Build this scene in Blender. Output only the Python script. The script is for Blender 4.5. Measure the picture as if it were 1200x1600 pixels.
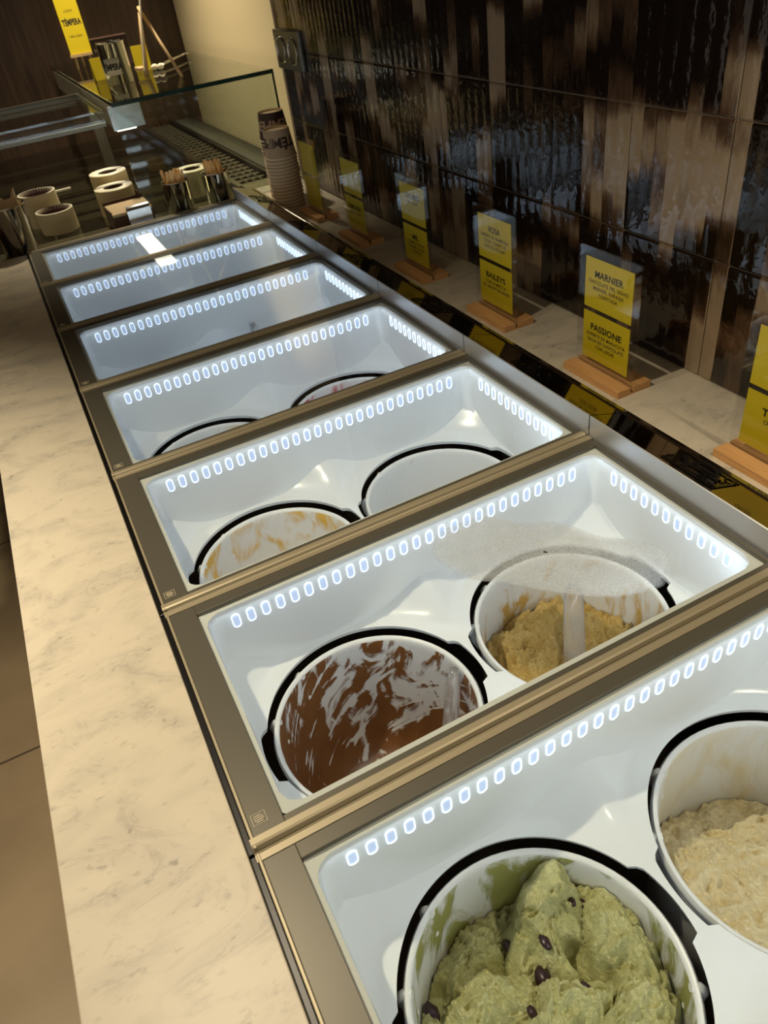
import bpy, bmesh, math, random
from mathutils import Vector, Matrix, noise, Euler

for o in list(bpy.data.objects): bpy.data.objects.remove(o, do_unlink=True)
scene = bpy.context.scene
COL = scene.collection
PI = math.pi
random.seed(7)

# ------------------------------------------------------------------ camera
cam_d = bpy.data.cameras.new('camera'); cam = bpy.data.objects.new('camera', cam_d); COL.objects.link(cam)
R_ = Vector((0.88580457, -0.44692004, -0.12495093)); U_ = Vector((0.36699547, 0.50986526, 0.77804353)); F_ = Vector((0.28401511, 0.73505095, -0.61565861))
mw = Matrix(((R_.x, U_.x, -F_.x), (R_.y, U_.y, -F_.y), (R_.z, U_.z, -F_.z))).to_4x4()
mw.translation = (0.02835602, -0.39446815, 0.64647706)
cam.matrix_world = mw
cam_d.sensor_fit = 'VERTICAL'; cam_d.sensor_height = 36.0; cam_d.sensor_width = 27.0
cam_d.lens = 1164.54 / 1600 * 36.0
cam_d.clip_start = 0.02; cam_d.clip_end = 60
cam_d.dof.use_dof = True; cam_d.dof.focus_distance = 0.95; cam_d.dof.aperture_fstop = 13.0
scene.camera = cam

# ------------------------------------------------------------------ world + lights + exposure
w = bpy.data.worlds.new('world'); scene.world = w; w.use_nodes = True
w.node_tree.nodes['Background'].inputs[0].default_value = (1.0, 0.86, 0.68, 1)
w.node_tree.nodes['Background'].inputs[1].default_value = 0.26
vs = scene.view_settings
vs.view_transform = 'Standard'; vs.look = 'None'; vs.gamma = 1.0; vs.use_curve_mapping = False
vs.exposure = 0.0

def spot(name, loc, target, power, angle=80, blend=0.6, radius=0.03, col=(1.0, 0.84, 0.60)):
    l = bpy.data.lights.new(name, 'SPOT'); l.energy = power; l.spot_size = math.radians(angle); l.spot_blend = blend
    l.shadow_soft_size = radius; l.color = col
    o = bpy.data.objects.new(name, l); COL.objects.link(o); o.location = loc
    o.rotation_euler = (Vector(target) - Vector(loc)).to_track_quat('-Z', 'Y').to_euler()
    return o
spot('key_fill_spot', (-0.22, 0.46, 1.32), (0.06, 0.0, 0.0), 56, 108, 1.0, 0.02)
spot('key_fill_spot', (0.75, -0.70, 1.60), (0.42, -0.02, -0.15), 34, 40, 0.6, 0.02)
spot('key_fill_spot', (0.55, 3.15, 1.75), (0.55, 3.05, 0.0), 165, 84, 0.9, 0.05)  # added fill light that brightens the far display deck, no known fixture
spot('key_fill_spot', (-0.95, 0.9, 1.85), (-0.75, 0.7, -0.9), 170, 60, 0.9, 0.05)  # added fill light above the aisle, lifts the dark floor

# ------------------------------------------------------------------ helpers
def lin(c):
    def f(u):
        u /= 255.0
        return u / 12.92 if u <= 0.04045 else ((u + 0.055) / 1.055) ** 2.4
    return (f(c[0]), f(c[1]), f(c[2]), 1.0)
def newmat(name):
    m = bpy.data.materials.new(name); m.use_nodes = True
    nt = m.node_tree; b = nt.nodes['Principled BSDF']
    return m, nt, b
def mat(name, rgb, rough=0.5, metal=0.0, spec=0.5, bump=None, coat=0.0, emit=None, sss=0.0):
    m, nt, b = newmat(name)
    b.inputs['Base Color'].default_value = lin(rgb); b.inputs['Roughness'].default_value = rough
    b.inputs['Metallic'].default_value = metal; b.inputs['Specular IOR Level'].default_value = spec
    b.inputs['Coat Weight'].default_value = coat
    if sss:
        b.inputs['Subsurface Weight'].default_value = sss; b.inputs['Subsurface Radius'].default_value = (0.01, 0.01, 0.01)
    if emit:
        b.inputs['Emission Color'].default_value = lin(emit[0]); b.inputs['Emission Strength'].default_value = emit[1]
    if bump:
        sc, st, dist = bump
        t = nt.nodes.new('ShaderNodeTexCoord'); n = nt.nodes.new('ShaderNodeTexNoise'); n.inputs['Scale'].default_value = sc; n.inputs['Detail'].default_value = 4
        bp = nt.nodes.new('ShaderNodeBump'); bp.inputs['Strength'].default_value = st; bp.inputs['Distance'].default_value = dist
        nt.links.new(t.outputs['Object'], n.inputs['Vector']); nt.links.new(n.outputs['Fac'], bp.inputs['Height']); nt.links.new(bp.outputs['Normal'], b.inputs['Normal'])
    return m
def ramp(nt, stops, interp='LINEAR'):
    r = nt.nodes.new('ShaderNodeValToRGB'); cr = r.color_ramp; cr.interpolation = interp
    while len(cr.elements) < len(stops): cr.elements.new(0.5)
    for e, (p, c) in zip(cr.elements, stops):
        e.position = p; e.color = c if len(c) == 4 else lin(c)
    return r
def node(nt, t, **kw):
    n = nt.nodes.new(t)
    for k, v in kw.items(): setattr(n, k, v)
    return n
def math_n(nt, op, a, b=None, c=None):
    n = node(nt, 'ShaderNodeMath', operation=op)
    for i, v in enumerate((a, b, c)):
        if v is None: continue
        if hasattr(v, 'links') or hasattr(v, 'is_linked'): nt.links.new(v, n.inputs[i])
        else: n.inputs[i].default_value = v
    return n.outputs[0]
def mixc(nt, fac, a, b):
    n = node(nt, 'ShaderNodeMix', data_type='RGBA')
    for s, v in ((n.inputs[0], fac), (n.inputs[6], a), (n.inputs[7], b)):
        if hasattr(v, 'is_linked'): nt.links.new(v, s)
        elif isinstance(v, tuple): s.default_value = v if len(v) == 4 else lin(v)
        else: s.default_value = v
    return n.outputs[2]
def glassmat(name, tint=(255, 255, 255), refl=1.0, ior=1.5):
    m, nt, b = newmat(name); nt.nodes.remove(b); out = nt.nodes['Material Output']
    tr = node(nt, 'ShaderNodeBsdfTransparent'); tr.inputs[0].default_value = lin(tint)
    gl = node(nt, 'ShaderNodeBsdfGlossy'); gl.inputs['Roughness'].default_value = 0.0
    # Schlick reflectance, the same from both sides of the thin pane
    lw = node(nt, 'ShaderNodeLayerWeight'); lw.inputs[0].default_value = 0.5
    f5 = math_n(nt, 'POWER', lw.outputs['Facing'], 5.0)
    fac = math_n(nt, 'MULTIPLY', math_n(nt, 'ADD', math_n(nt, 'MULTIPLY', f5, 0.96), 0.04), refl)
    mx = node(nt, 'ShaderNodeMixShader'); nt.links.new(fac, mx.inputs[0]); nt.links.new(tr.outputs[0], mx.inputs[1]); nt.links.new(gl.outputs[0], mx.inputs[2])
    nt.links.new(mx.outputs[0], out.inputs[0]); return m

class MB:
    def __init__(s): s.v = []; s.f = []; s.m = []; s.smooth = []
    def face(s, idx, mi=0, sm=False): s.f.append(tuple(idx)); s.m.append(mi); s.smooth.append(sm)
    def box(s, a, b, mi=0, bev=0.0):
        x0, y0, z0 = a; x1, y1, z1 = b; n = len(s.v)
        if bev > 0:
            # bevelled prism on top and sides (chamfer)
            bm = bmesh.new(); bmesh.ops.create_cube(bm, size=1.0)
            for q in bm.verts: q.co = Vector(((x0 + x1) / 2 + q.co.x * (x1 - x0), (y0 + y1) / 2 + q.co.y * (y1 - y0), (z0 + z1) / 2 + q.co.z * (z1 - z0)))
            bmesh.ops.bevel(bm, geom=list(bm.edges), offset=bev, segments=2, profile=0.5, affect='EDGES')
            bm.verts.index_update()
            for q in bm.verts: s.v.append(tuple(q.co))
            for fc in bm.faces: s.face([n + q.index for q in fc.verts], mi)
            bm.free(); return s
        s.v += [(x0, y0, z0), (x1, y0, z0), (x1, y1, z0), (x0, y1, z0), (x0, y0, z1), (x1, y0, z1), (x1, y1, z1), (x0, y1, z1)]
        for q in ((0, 3, 2, 1), (4, 5, 6, 7), (0, 1, 5, 4), (1, 2, 6, 5), (2, 3, 7, 6), (3, 0, 4, 7)): s.face([n + i for i in q], mi)
        return s
    def lathe(s, prof, seg=48, mi=0, c=(0, 0, 0), sm=True, mis=None, closed=False):
        n = len(s.v); k = len(prof)
        for i in range(seg):
            a = 2 * PI * i / seg
            for r, z in prof: s.v.append((c[0] + r * math.cos(a), c[1] + r * math.sin(a), c[2] + z))
        for i in range(seg):
            j = (i + 1) % seg
            for t in range(k - 1 + (1 if closed else 0)):
                u = (t + 1) % k
                s.face((n + i * k + t, n + j * k + t, n + j * k + u, n + i * k + u), mis[t] if mis else mi, sm)
        return s
    def tube(s, pts, rad, seg=10, mi=0, cap=True):
        n = len(s.v); P = [Vector(p) for p in pts]; R = rad if isinstance(rad, (list, tuple)) else [rad] * len(P)
        for i, p in enumerate(P):
            d = (P[min(i + 1, len(P) - 1)] - P[max(i - 1, 0)]).normalized()
            u = d.orthogonal().normalized() if i == 0 else (u - d * u.dot(d)).normalized()
            v = d.cross(u)
            for k in range(seg):
                a = 2 * PI * k / seg; s.v.append(tuple(p + (u * math.cos(a) + v * math.sin(a)) * R[i]))
        for i in range(len(P) - 1):
            for k in range(seg):
                s.face((n + i * seg + k, n + i * seg + (k + 1) % seg, n + (i + 1) * seg + (k + 1) % seg, n + (i + 1) * seg + k), mi, True)
        if cap:
            s.face([n + k for k in range(seg)][::-1], mi); s.face([n + (len(P) - 1) * seg + k for k in range(seg)], mi)
        return s
    def prism(s, poly, z0, z1, mi=0):
        n = len(s.v); k = len(poly)
        s.v += [(x, y, z0) for x, y in poly] + [(x, y, z1) for x, y in poly]
        s.face(list(range(n, n + k))[::-1], mi); s.face(list(range(n + k, n + 2 * k)), mi)
        for i in range(k): s.face((n + i, n + (i + 1) % k, n + k + (i + 1) % k, n + k + i), mi)
        return s
    def xf(s, M, start=0):
        for i in range(start, len(s.v)): s.v[i] = tuple(M @ Vector(s.v[i]))
        return s
    def mesh(s, name, mats, merge=False, sharp=None):
        me = bpy.data.meshes.new(name); me.from_pydata(s.v, [], s.f)
        for m in (mats if isinstance(mats, (list, tuple)) else [mats]): me.materials.append(m)
        me.polygons.foreach_set('material_index', s.m); me.polygons.foreach_set('use_smooth', s.smooth)
        bm = bmesh.new(); bm.from_mesh(me)
        if merge: bmesh.ops.remove_doubles(bm, verts=bm.verts, dist=1e-5)
        bmesh.ops.recalc_face_normals(bm, faces=bm.faces)
        bm.to_mesh(me); bm.free()
        if sharp is not None:
            me.set_sharp_from_angle(angle=math.radians(sharp))
        me.update(); return me
    def build(s, name, mats, parent=None, loc=(0, 0, 0), rot=(0, 0, 0), merge=False, sharp=None):
        return link(name, s.mesh(name, mats, merge, sharp), parent, loc, rot)
def link(name, me, parent=None, loc=(0, 0, 0), rot=(0, 0, 0)):
    o = bpy.data.objects.new(name, me); COL.objects.link(o); o.location = loc; o.rotation_euler = rot
    if parent: o.parent = parent
    return o
def tag(o, label=None, cat=None, group=None, kind=None):
    if label: o['label'] = label
    if cat: o['category'] = cat
    if group: o['group'] = group
    if kind: o['kind'] = kind
    return o
def thing(name, loc, label, cat, group=None, rot=(0, 0, 0)):
    o = bpy.data.objects.new(name, None); COL.objects.link(o); o.location = loc; o.rotation_euler = rot; o.empty_display_size = 0.05
    return tag(o, label, cat, group)
def text_mesh(name, lines, size, material, bold=0.0, spacing=1.0, line=1.25, align='CENTER', width=None):
    """flat lettering in the XY plane, centred on x=0, first baseline at y=0"""
    cu = bpy.data.curves.new(name, 'FONT'); cu.body = '\n'.join(lines); cu.size = size; cu.align_x = align; cu.offset = bold
    cu.space_character = spacing; cu.space_line = line; cu.resolution_u = 3; cu.extrude = 0
    o = bpy.data.objects.new(name, cu); COL.objects.link(o)
    dg = bpy.context.evaluated_depsgraph_get(); me = bpy.data.meshes.new_from_object(o.evaluated_get(dg))
    bpy.data.objects.remove(o, do_unlink=True); bpy.data.curves.remove(cu)
    me.name = name
    if width and len(me.vertices):
        xs = [v.co.x for v in me.vertices]; k = width / (max(xs) - min(xs))
        for v in me.vertices: v.co.x *= k
    me.materials.clear(); me.materials.append(material)
    return me

# ------------------------------------------------------------------ materials
M = {}
M['plastic'] = mat('white_plastic', (236, 238, 240), 0.2, spec=0.5)
M['bucket'] = mat('bucket_white', (236, 236, 236), 0.3)
M['black'] = mat('black_plastic', (10, 10, 10), 0.35)
M['well'] = mat('well_dark_steel', (30, 30, 30), 0.3, 0.6)
M['frame_dark'] = mat('anodised_dark', (100, 97, 86), 0.42, 0.3)
M['frame_light'] = mat('champagne_aluminium', (176, 166, 140), 0.45, 0.35)
M['steel'] = mat('brushed_steel', (200, 200, 198), 0.22, 1.0, bump=(60, 0.05, 0.001))
M['mirror'] = mat('polished_steel', (176, 166, 148), 0.07, 1.0)
M['steel_dark'] = mat('dark_steel', (128, 122, 108), 0.3, 0.75)
M['riser'] = mat('satin_riser', (206, 210, 214), 0.36, 0.6)
M['chrome'] = mat('chrome', (205, 200, 192), 0.1, 1.0)
M['glass'] = glassmat('lid_glass', (250, 252, 250), 1.0)
M['vglass'] = glassmat('case_glass', (250, 253, 250), 0.8)
M['acrylic'] = glassmat('acrylic', (253, 253, 253), 0.9)
M['green_edge'] = mat('glass_edge_green', (12, 44, 38), 0.15)
M['yellow'] = mat('yellow_card', (208, 188, 18), 0.5)
M['ink'] = mat('black_ink', (22, 20, 16), 0.6)
M['ink_brown'] = mat('brown_ink', (46, 28, 16), 0.6)
M['tan_ink'] = mat('tan_ink', (180, 150, 120), 0.6)
M['kraft'] = mat('kraft_paper', (200, 174, 132), 0.7)
M['kraft_dark'] = mat('kraft_dark', (92, 66, 44), 0.7)
M['cream_paper'] = mat('cream_paper', (226, 208, 160), 0.6)
M['white_paper'] = mat('white_paper', (238, 230, 208), 0.6)
M['cup_tan'] = mat('cup_tan', (176, 150, 118), 0.6)
M['cup_brown'] = mat('cup_brown', (62, 38, 26), 0.5)
M['spoonwood'] = mat('spoon_wood', (244, 208, 146), 0.6)
M['cream_wall'] = mat('cream_paint', (228, 212, 170), 0.7)
M['led_ring'] = mat('led_rim', (240, 245, 255), 0.3, emit=((210, 228, 255), 1.9))
M['led_core'] = mat('led_window', (180, 195, 225), 0.3, emit=((208, 220, 244), 0.74))
M['led_core_low'] = mat('led_window_lower', (180, 195, 225), 0.3, emit=((196, 210, 238), 0.56))
M['lamp_glow'] = mat('lamp_glow', (255, 255, 255), 0.4, emit=((255, 246, 226), 5.0))
m_, nt_, b_ = newmat('clear_acrylic_body'); b_.inputs['Base Color'].default_value = (0.96, 0.95, 0.96, 1); b_.inputs['Roughness'].default_value = 0.16
b_.inputs['Transmission Weight'].default_value = 0.82; b_.inputs['IOR'].default_value = 1.47; M['clear'] = m_
M['mauve'] = mat('mauve_inside', (112, 82, 84), 0.7)

def marble_mat():
    m, nt, b = newmat('carrara_marble')
    t = node(nt, 'ShaderNodeTexCoord')
    mp = node(nt, 'ShaderNodeMapping'); mp.inputs['Scale'].default_value = (1.0, 1.6, 1.0); mp.inputs['Rotation'].default_value = (0, 0, 0.35); nt.links.new(t.outputs['Object'], mp.inputs[0])
    n1 = node(nt, 'ShaderNodeTexNoise'); n1.inputs['Scale'].default_value = 9; n1.inputs['Detail'].default_value = 6; n1.inputs['Distortion'].default_value = 1.2; nt.links.new(mp.outputs[0], n1.inputs['Vector'])
    n2 = node(nt, 'ShaderNodeTexNoise'); n2.inputs['Scale'].default_value = 60; n2.inputs['Detail'].default_value = 5; n2.inputs['Roughness'].default_value = 0.6; nt.links.new(mp.outputs[0], n2.inputs['Vector'])
    n3 = node(nt, 'ShaderNodeTexNoise'); n3.inputs['Scale'].default_value = 7; n3.inputs['Detail'].default_value = 8; n3.inputs['Roughness'].default_value = 0.65; n3.inputs['Distortion'].default_value = 2.0; nt.links.new(mp.outputs[0], n3.inputs['Vector'])
    vein = math_n(nt, 'ABSOLUTE', math_n(nt, 'SUBTRACT', n3.outputs[0], 0.5))
    vr = ramp(nt, [(0.0, (1, 1, 1, 1)), (0.035, (0, 0, 0, 1))]); nt.links.new(vein, vr.inputs[0])
    cl = ramp(nt, [(0.42, (0, 0, 0, 1)), (0.68, (1, 1, 1, 1))]); nt.links.new(n1.outputs[0], cl.inputs[0])
    sp = ramp(nt, [(0.60, (0, 0, 0, 1)), (0.74, (1, 1, 1, 1))]); nt.links.new(n2.outputs[0], sp.inputs[0])
    v1 = math_n(nt, 'MULTIPLY', vr.outputs[0], cl.outputs[0])
    sp2 = math_n(nt, 'MULTIPLY', sp.outputs[0], math_n(nt, 'ADD', math_n(nt, 'MULTIPLY', cl.outputs[0], 0.6), 0.3))
    c0 = mixc(nt, math_n(nt, 'MULTIPLY', cl.outputs[0], 0.40), (216, 207, 186), (170, 165, 154))
    c1 = mixc(nt, math_n(nt, 'MULTIPLY', v1, 0.34), c0, (132, 128, 122))
    c2 = mixc(nt, math_n(nt, 'MULTIPLY', sp2, 0.85), c1, (108, 104, 98))
    nt.links.new(c2, b.inputs['Base Color']); b.inputs['Roughness'].default_value = 0.42
    return m
M['marble'] = marble_mat()

def wood_mat(name, c1, c2, scale=(1, 1, 1), wave=12, rough=0.5, rot=(0, 0, 0)):
    m, nt, b = newmat(name)
    t = node(nt, 'ShaderNodeTexCoord'); mp = node(nt, 'ShaderNodeMapping'); mp.inputs['Scale'].default_value = scale; mp.inputs['Rotation'].default_value = rot
    nt.links.new(t.outputs['Object'], mp.inputs[0])
    n = node(nt, 'ShaderNodeTexNoise'); n.inputs['Scale'].default_value = wave; n.inputs['Detail'].default_value = 5; n.inputs['Distortion'].default_value = 0.6; nt.links.new(mp.outputs[0], n.inputs['Vector'])
    r = ramp(nt, [(0.3, c1), (0.7, c2)]); nt.links.new(n.outputs[0], r.inputs[0]); nt.links.new(r.outputs[0], b.inputs['Base Color'])
    b.inputs['Roughness'].default_value = rough
    return m
M['beech'] = wood_mat('beech', (226, 176, 116), (204, 152, 94), (30, 2.0, 30), 6, 0.5)
M['panel_wood'] = wood_mat('dark_veneer', (46, 32, 22), (74, 54, 38), (9, 9, 0.6), 5, 0.45)
M['pale_wood'] = wood_mat('pale_wood', (214, 184, 136), (190, 158, 110), (20, 20, 3), 6, 0.6)

def tile_mat():
    """brown-black reactive glaze that breaks to taupe flute by flute"""
    m, nt, b = newmat('reeded_glazed_tile')
    g = node(nt, 'ShaderNodeNewGeometry'); sx = node(nt, 'ShaderNodeSeparateXYZ'); nt.links.new(g.outputs['Position'], sx.inputs[0])
    y, z = sx.outputs[1], sx.outputs[2]
    fl = math_n(nt, 'FLOOR', math_n(nt, 'MULTIPLY', math_n(nt, 'ADD', y, 0.2), 1 / 0.02864))
    yb = math_n(nt, 'ADD', math_n(nt, 'MULTIPLY', math_n(nt, 'FLOOR', math_n(nt, 'MULTIPLY', math_n(nt, 'ADD', y, 0.03), 1 / 0.0573)), 0.83), math_n(nt, 'MULTIPLY', fl, 0.13))
    cv = node(nt, 'ShaderNodeCombineXYZ'); nt.links.new(yb, cv.inputs[0]); nt.links.new(math_n(nt, 'MULTIPLY', z, 5.0), cv.inputs[1])
    n = node(nt, 'ShaderNodeTexNoise'); n.inputs['Scale'].default_value = 1.0; n.inputs['Detail'].default_value = 1.4; nt.links.new(cv.outputs[0], n.inputs['Vector'])
    # slight soft wobble inside a flute
    cv2 = node(nt, 'ShaderNodeCombineXYZ'); nt.links.new(math_n(nt, 'MULTIPLY', y, 120), cv2.inputs[0]); nt.links.new(math_n(nt, 'MULTIPLY', z, 30), cv2.inputs[1])
    n2 = node(nt, 'ShaderNodeTexNoise'); n2.inputs['Scale'].default_value = 1.0; n2.inputs['Detail'].default_value = 3; nt.links.new(cv2.outputs[0], n2.inputs['Vector'])
    v = math_n(nt, 'ADD', n.outputs[0], math_n(nt, 'MULTIPLY', math_n(nt, 'SUBTRACT', n2.outputs[0], 0.5), 0.06))
    r = ramp(nt, [(0.0, (9, 6, 5)), (0.50, (18, 11, 8)), (0.555, (84, 64, 48)), (0.60, (150, 132, 108)), (1.0, (170, 154, 130))]); nt.links.new(v, r.inputs[0])
    sp = node(nt, 'ShaderNodeTexNoise'); sp.inputs['Scale'].default_value = 900; nt.links.new(g.outputs['Position'], sp.inputs['Vector'])
    spr = ramp(nt, [(0.45, (0, 0, 0, 1)), (0.75, (1, 1, 1, 1))]); nt.links.new(sp.outputs[0], spr.inputs[0])
    col = mixc(nt, math_n(nt, 'MULTIPLY', spr.outputs[0], 0.25), r.outputs[0], (60, 38, 24))
    nt.links.new(col, b.inputs['Base Color'])
    b.inputs['Roughness'].default_value = 0.09
    b.inputs['Specular IOR Level'].default_value = 0.85
    cv3 = node(nt, 'ShaderNodeCombineXYZ'); nt.links.new(math_n(nt, 'MULTIPLY', y, 70), cv3.inputs[0]); nt.links.new(math_n(nt, 'MULTIPLY', z, 45), cv3.inputs[1])
    n3 = node(nt, 'ShaderNodeTexNoise'); n3.inputs['Scale'].default_value = 1.0; n3.inputs['Detail'].default_value = 2; nt.links.new(cv3.outputs[0], n3.inputs['Vector'])
    bp = node(nt, 'ShaderNodeBump'); bp.inputs['Strength'].default_value = 0.42; bp.inputs['Distance'].default_value = 0.0020; nt.links.new(n3.outputs[0], bp.inputs['Height']); nt.links.new(bp.outputs[0], b.inputs['Normal'])
    return m
M['tile'] = tile_mat()
M['grout'] = mat('grout', (140, 124, 102), 0.8)

def floor_mat():
    m, nt, b = newmat('floor_concrete')
    t = node(nt, 'ShaderNodeTexCoord'); n = node(nt, 'ShaderNodeTexNoise'); n.inputs['Scale'].default_value = 3; n.inputs['Detail'].default_value = 8; nt.links.new(t.outputs['Object'], n.inputs['Vector'])
    r = ramp(nt, [(0.3, (132, 116, 92)), (0.7, (158, 140, 112))]); nt.links.new(n.outputs[0], r.inputs[0]); nt.links.new(r.outputs[0], b.inputs['Base Color'])
    b.inputs['Roughness'].default_value = 0.35
    return m
M['floor'] = floor_mat()

def smear_mat(name, colour, amount, streak=(2.5, 14.0), scale=1.0, seed=0.0, soft=0.05, colour2=None, bare=(234, 234, 234), top_bare=None, scrape=0.0):
    """white bucket wall with a film of gelato left on it in scraped streaks"""
    m, nt, b = newmat(name)
    t = node(nt, 'ShaderNodeTexCoord'); s = node(nt, 'ShaderNodeSeparateXYZ'); nt.links.new(t.outputs['Object'], s.inputs[0])
    ang = math_n(nt, 'ARCTAN2', s.outputs[1], s.outputs[0])
    rad = math_n(nt, 'SQRT', math_n(nt, 'ADD', math_n(nt, 'MULTIPLY', s.outputs[0], s.outputs[0]), math_n(nt, 'MULTIPLY', s.outputs[1], s.outputs[1])))
    ca = node(nt, 'ShaderNodeCombineXYZ')
    nt.links.new(math_n(nt, 'ADD', math_n(nt, 'MULTIPLY', ang, streak[0]), seed), ca.inputs[0])
    zz = math_n(nt, 'ADD', math_n(nt, 'MULTIPLY', s.outputs[2], streak[1]), math_n(nt, 'MULTIPLY', ang, 0.9))
    nt.links.new(zz, ca.inputs[1]); nt.links.new(math_n(nt, 'MULTIPLY', rad, 18), ca.inputs[2])
    n = node(nt, 'ShaderNodeTexNoise'); n.inputs['Scale'].default_value = scale; n.inputs['Detail'].default_value = 5; n.inputs['Roughness'].default_value = 0.55; n.inputs['Distortion'].default_value = 0.8
    nt.links.new(ca.outputs[0], n.inputs['Vector'])
    v = n.outputs[0]
    if top_bare:
        # the film thins out towards the far lip, where the spatula cannot press
        v = math_n(nt, 'ADD', v, math_n(nt, 'MULTIPLY', math_n(nt, 'ADD', s.outputs[2], top_bare[0]), top_bare[1]))
        v = math_n(nt, 'ADD', v, math_n(nt, 'MULTIPLY', s.outputs[0], top_bare[2]))
        v = math_n(nt, 'ADD', v, math_n(nt, 'MULTIPLY', s.outputs[1], top_bare[3]))
    if scrape:
        cb = node(nt, 'ShaderNodeCombineXYZ'); nt.links.new(math_n(nt, 'MULTIPLY', ang, 1.1), cb.inputs[0])
        nt.links.new(math_n(nt, 'ADD', math_n(nt, 'MULTIPLY', s.outputs[2], 62), math_n(nt, 'MULTIPLY', ang, 5.5)), cb.inputs[1]); nt.links.new(math_n(nt, 'MULTIPLY', rad, 55), cb.inputs[2])
        ns = node(nt, 'ShaderNodeTexNoise'); ns.inputs['Scale'].default_value = 1.0; ns.inputs['Detail'].default_value = 2; ns.inputs['Distortion'].default_value = 0.4; nt.links.new(cb.outputs[0], ns.inputs['Vector'])
        v = math_n(nt, 'SUBTRACT', v, math_n(nt, 'MULTIPLY', math_n(nt, 'MAXIMUM', math_n(nt, 'SUBTRACT', ns.outputs[0], 0.56), 0.0), scrape))
    r = ramp(nt, [(1 - amount - soft, (0, 0, 0, 1)), (1 - amount + soft, (1, 1, 1, 1))]); nt.links.new(v, r.inputs[0])
    n2 = node(nt, 'ShaderNodeTexNoise'); n2.inputs['Scale'].default_value = 40; n2.inputs['Detail'].default_value = 3; nt.links.new(t.outputs['Object'], n2.inputs['Vector'])
    cc = mixc(nt, n2.outputs[0], colour, colour2 or colour)
    nt.links.new(mixc(nt, r.outputs[0], bare, cc), b.inputs['Base Color'])
    bp = node(nt, 'ShaderNodeBump'); bp.inputs['Strength'].default_value = 0.6; bp.inputs['Distance'].default_value = 0.002; nt.links.new(r.outputs[0], bp.inputs['Height']); nt.links.new(bp.outputs[0], b.inputs['Normal'])
    b.inputs['Roughness'].default_value = 0.35
    return m
M['in_pist'] = smear_mat('inside_pistachio', (168, 168, 104), 0.46, (2.2, 9), 1.0, 2.0, 0.04, (150, 150, 84))
M['in_vanilla'] = smear_mat('inside_vanilla', (226, 212, 176), 0.46, (2.0, 9), 1.0, 5.0, 0.12)
M['in_choc'] = smear_mat('inside_chocolate', (112, 70, 36), 0.62, (3.4, 16), 1.0, 9.3, 0.035, (144, 96, 54), top_bare=(0.10, -0.45, -0.75, -0.55), scrape=1.25)
M['in_haz'] = smear_mat('inside_hazelnut', (206, 170, 96), 0.42, (2.2, 9), 1.0, 1.0, 0.04)
M['in_mango'] = smear_mat('inside_mango', (216, 166, 52), 0.45, (3.0, 16), 1.0, 3.0, 0.08, (234, 196, 104))
M['in_clean'] = smear_mat('inside_clean', (110, 70, 44), 0.30, (2.2, 12), 1.0, 7.4, 0.03)
M['in_cream'] = smear_mat('inside_cream', (226, 202, 150), 0.42, (2.0, 10), 1.0, 4.1, 0.08)
M['in_berry'] = smear_mat('inside_berry', (186, 60, 70), 0.47, (2.0, 9), 1.0, 6.0, 0.05, (220, 130, 130))

def gelato_mat(name, c1, c2, bump=0.6, rough=0.42, flecks=None, fine=220):
    m, nt, b = newmat(name)
    t = node(nt, 'ShaderNodeTexCoord')
    n = node(nt, 'ShaderNodeTexNoise'); n.inputs['Scale'].default_value = 30; n.inputs['Detail'].default_value = 6; n.inputs['Distortion'].default_value = 0.5; nt.links.new(t.outputs['Object'], n.inputs['Vector'])
    r = ramp(nt, [(0.3, c1), (0.7, c2)]); nt.links.new(n.outputs[0], r.inputs[0])
    nt.links.new(r.outputs[0], b.inputs['Base Color'])
    n2 = node(nt, 'ShaderNodeTexNoise'); n2.inputs['Scale'].default_value = fine; n2.inputs['Detail'].default_value = 6; n2.inputs['Roughness'].default_value = 0.6; n2.inputs['Distortion'].default_value = 0.6; nt.links.new(t.outputs['Object'], n2.inputs['Vector'])
    bp = node(nt, 'ShaderNodeBump'); bp.inputs['Strength'].default_value = bump; bp.inputs['Distance'].default_value = 0.008; nt.links.new(n2.outputs[0], bp.inputs['Height']); nt.links.new(bp.outputs[0], b.inputs['Normal'])
    b.inputs['Roughness'].default_value = rough; b.inputs['Subsurface Weight'].default_value = 0.0; b.inputs['Subsurface Radius'].default_value = (0.004, 0.004, 0.003); b.inputs['Subsurface Scale'].default_value = 1.0
    return m
M['pistachio'] = gelato_mat('pistachio_gelato', (204, 200, 136), (226, 222, 166), 0.8)
M['vanilla'] = gelato_mat('vanilla_gelato', (232, 212, 164), (242, 228, 190), 0.7)
M['hazelnut'] = gelato_mat('hazelnut_gelato', (228, 190, 108), (244, 214, 142), 0.9, 0.6, fine=300)
M['cherry'] = mat('dark_cherry', (48, 22, 30), 0.3)

# ------------------------------------------------------------------ layout constants (metres)
P = 0.36            # pitch of the freezer lids along the counter
W = 0.669           # lid width
ZM = -0.006         # marble surface; lid glass is at 0
ZD = -0.022         # steel deck of the display case beyond
XW = 0.925          # tile face
Y0 = -0.75          # near end of the built counter
Y1 = 2.162          # far end of the lids
ZF = -0.92          # floor

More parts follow.
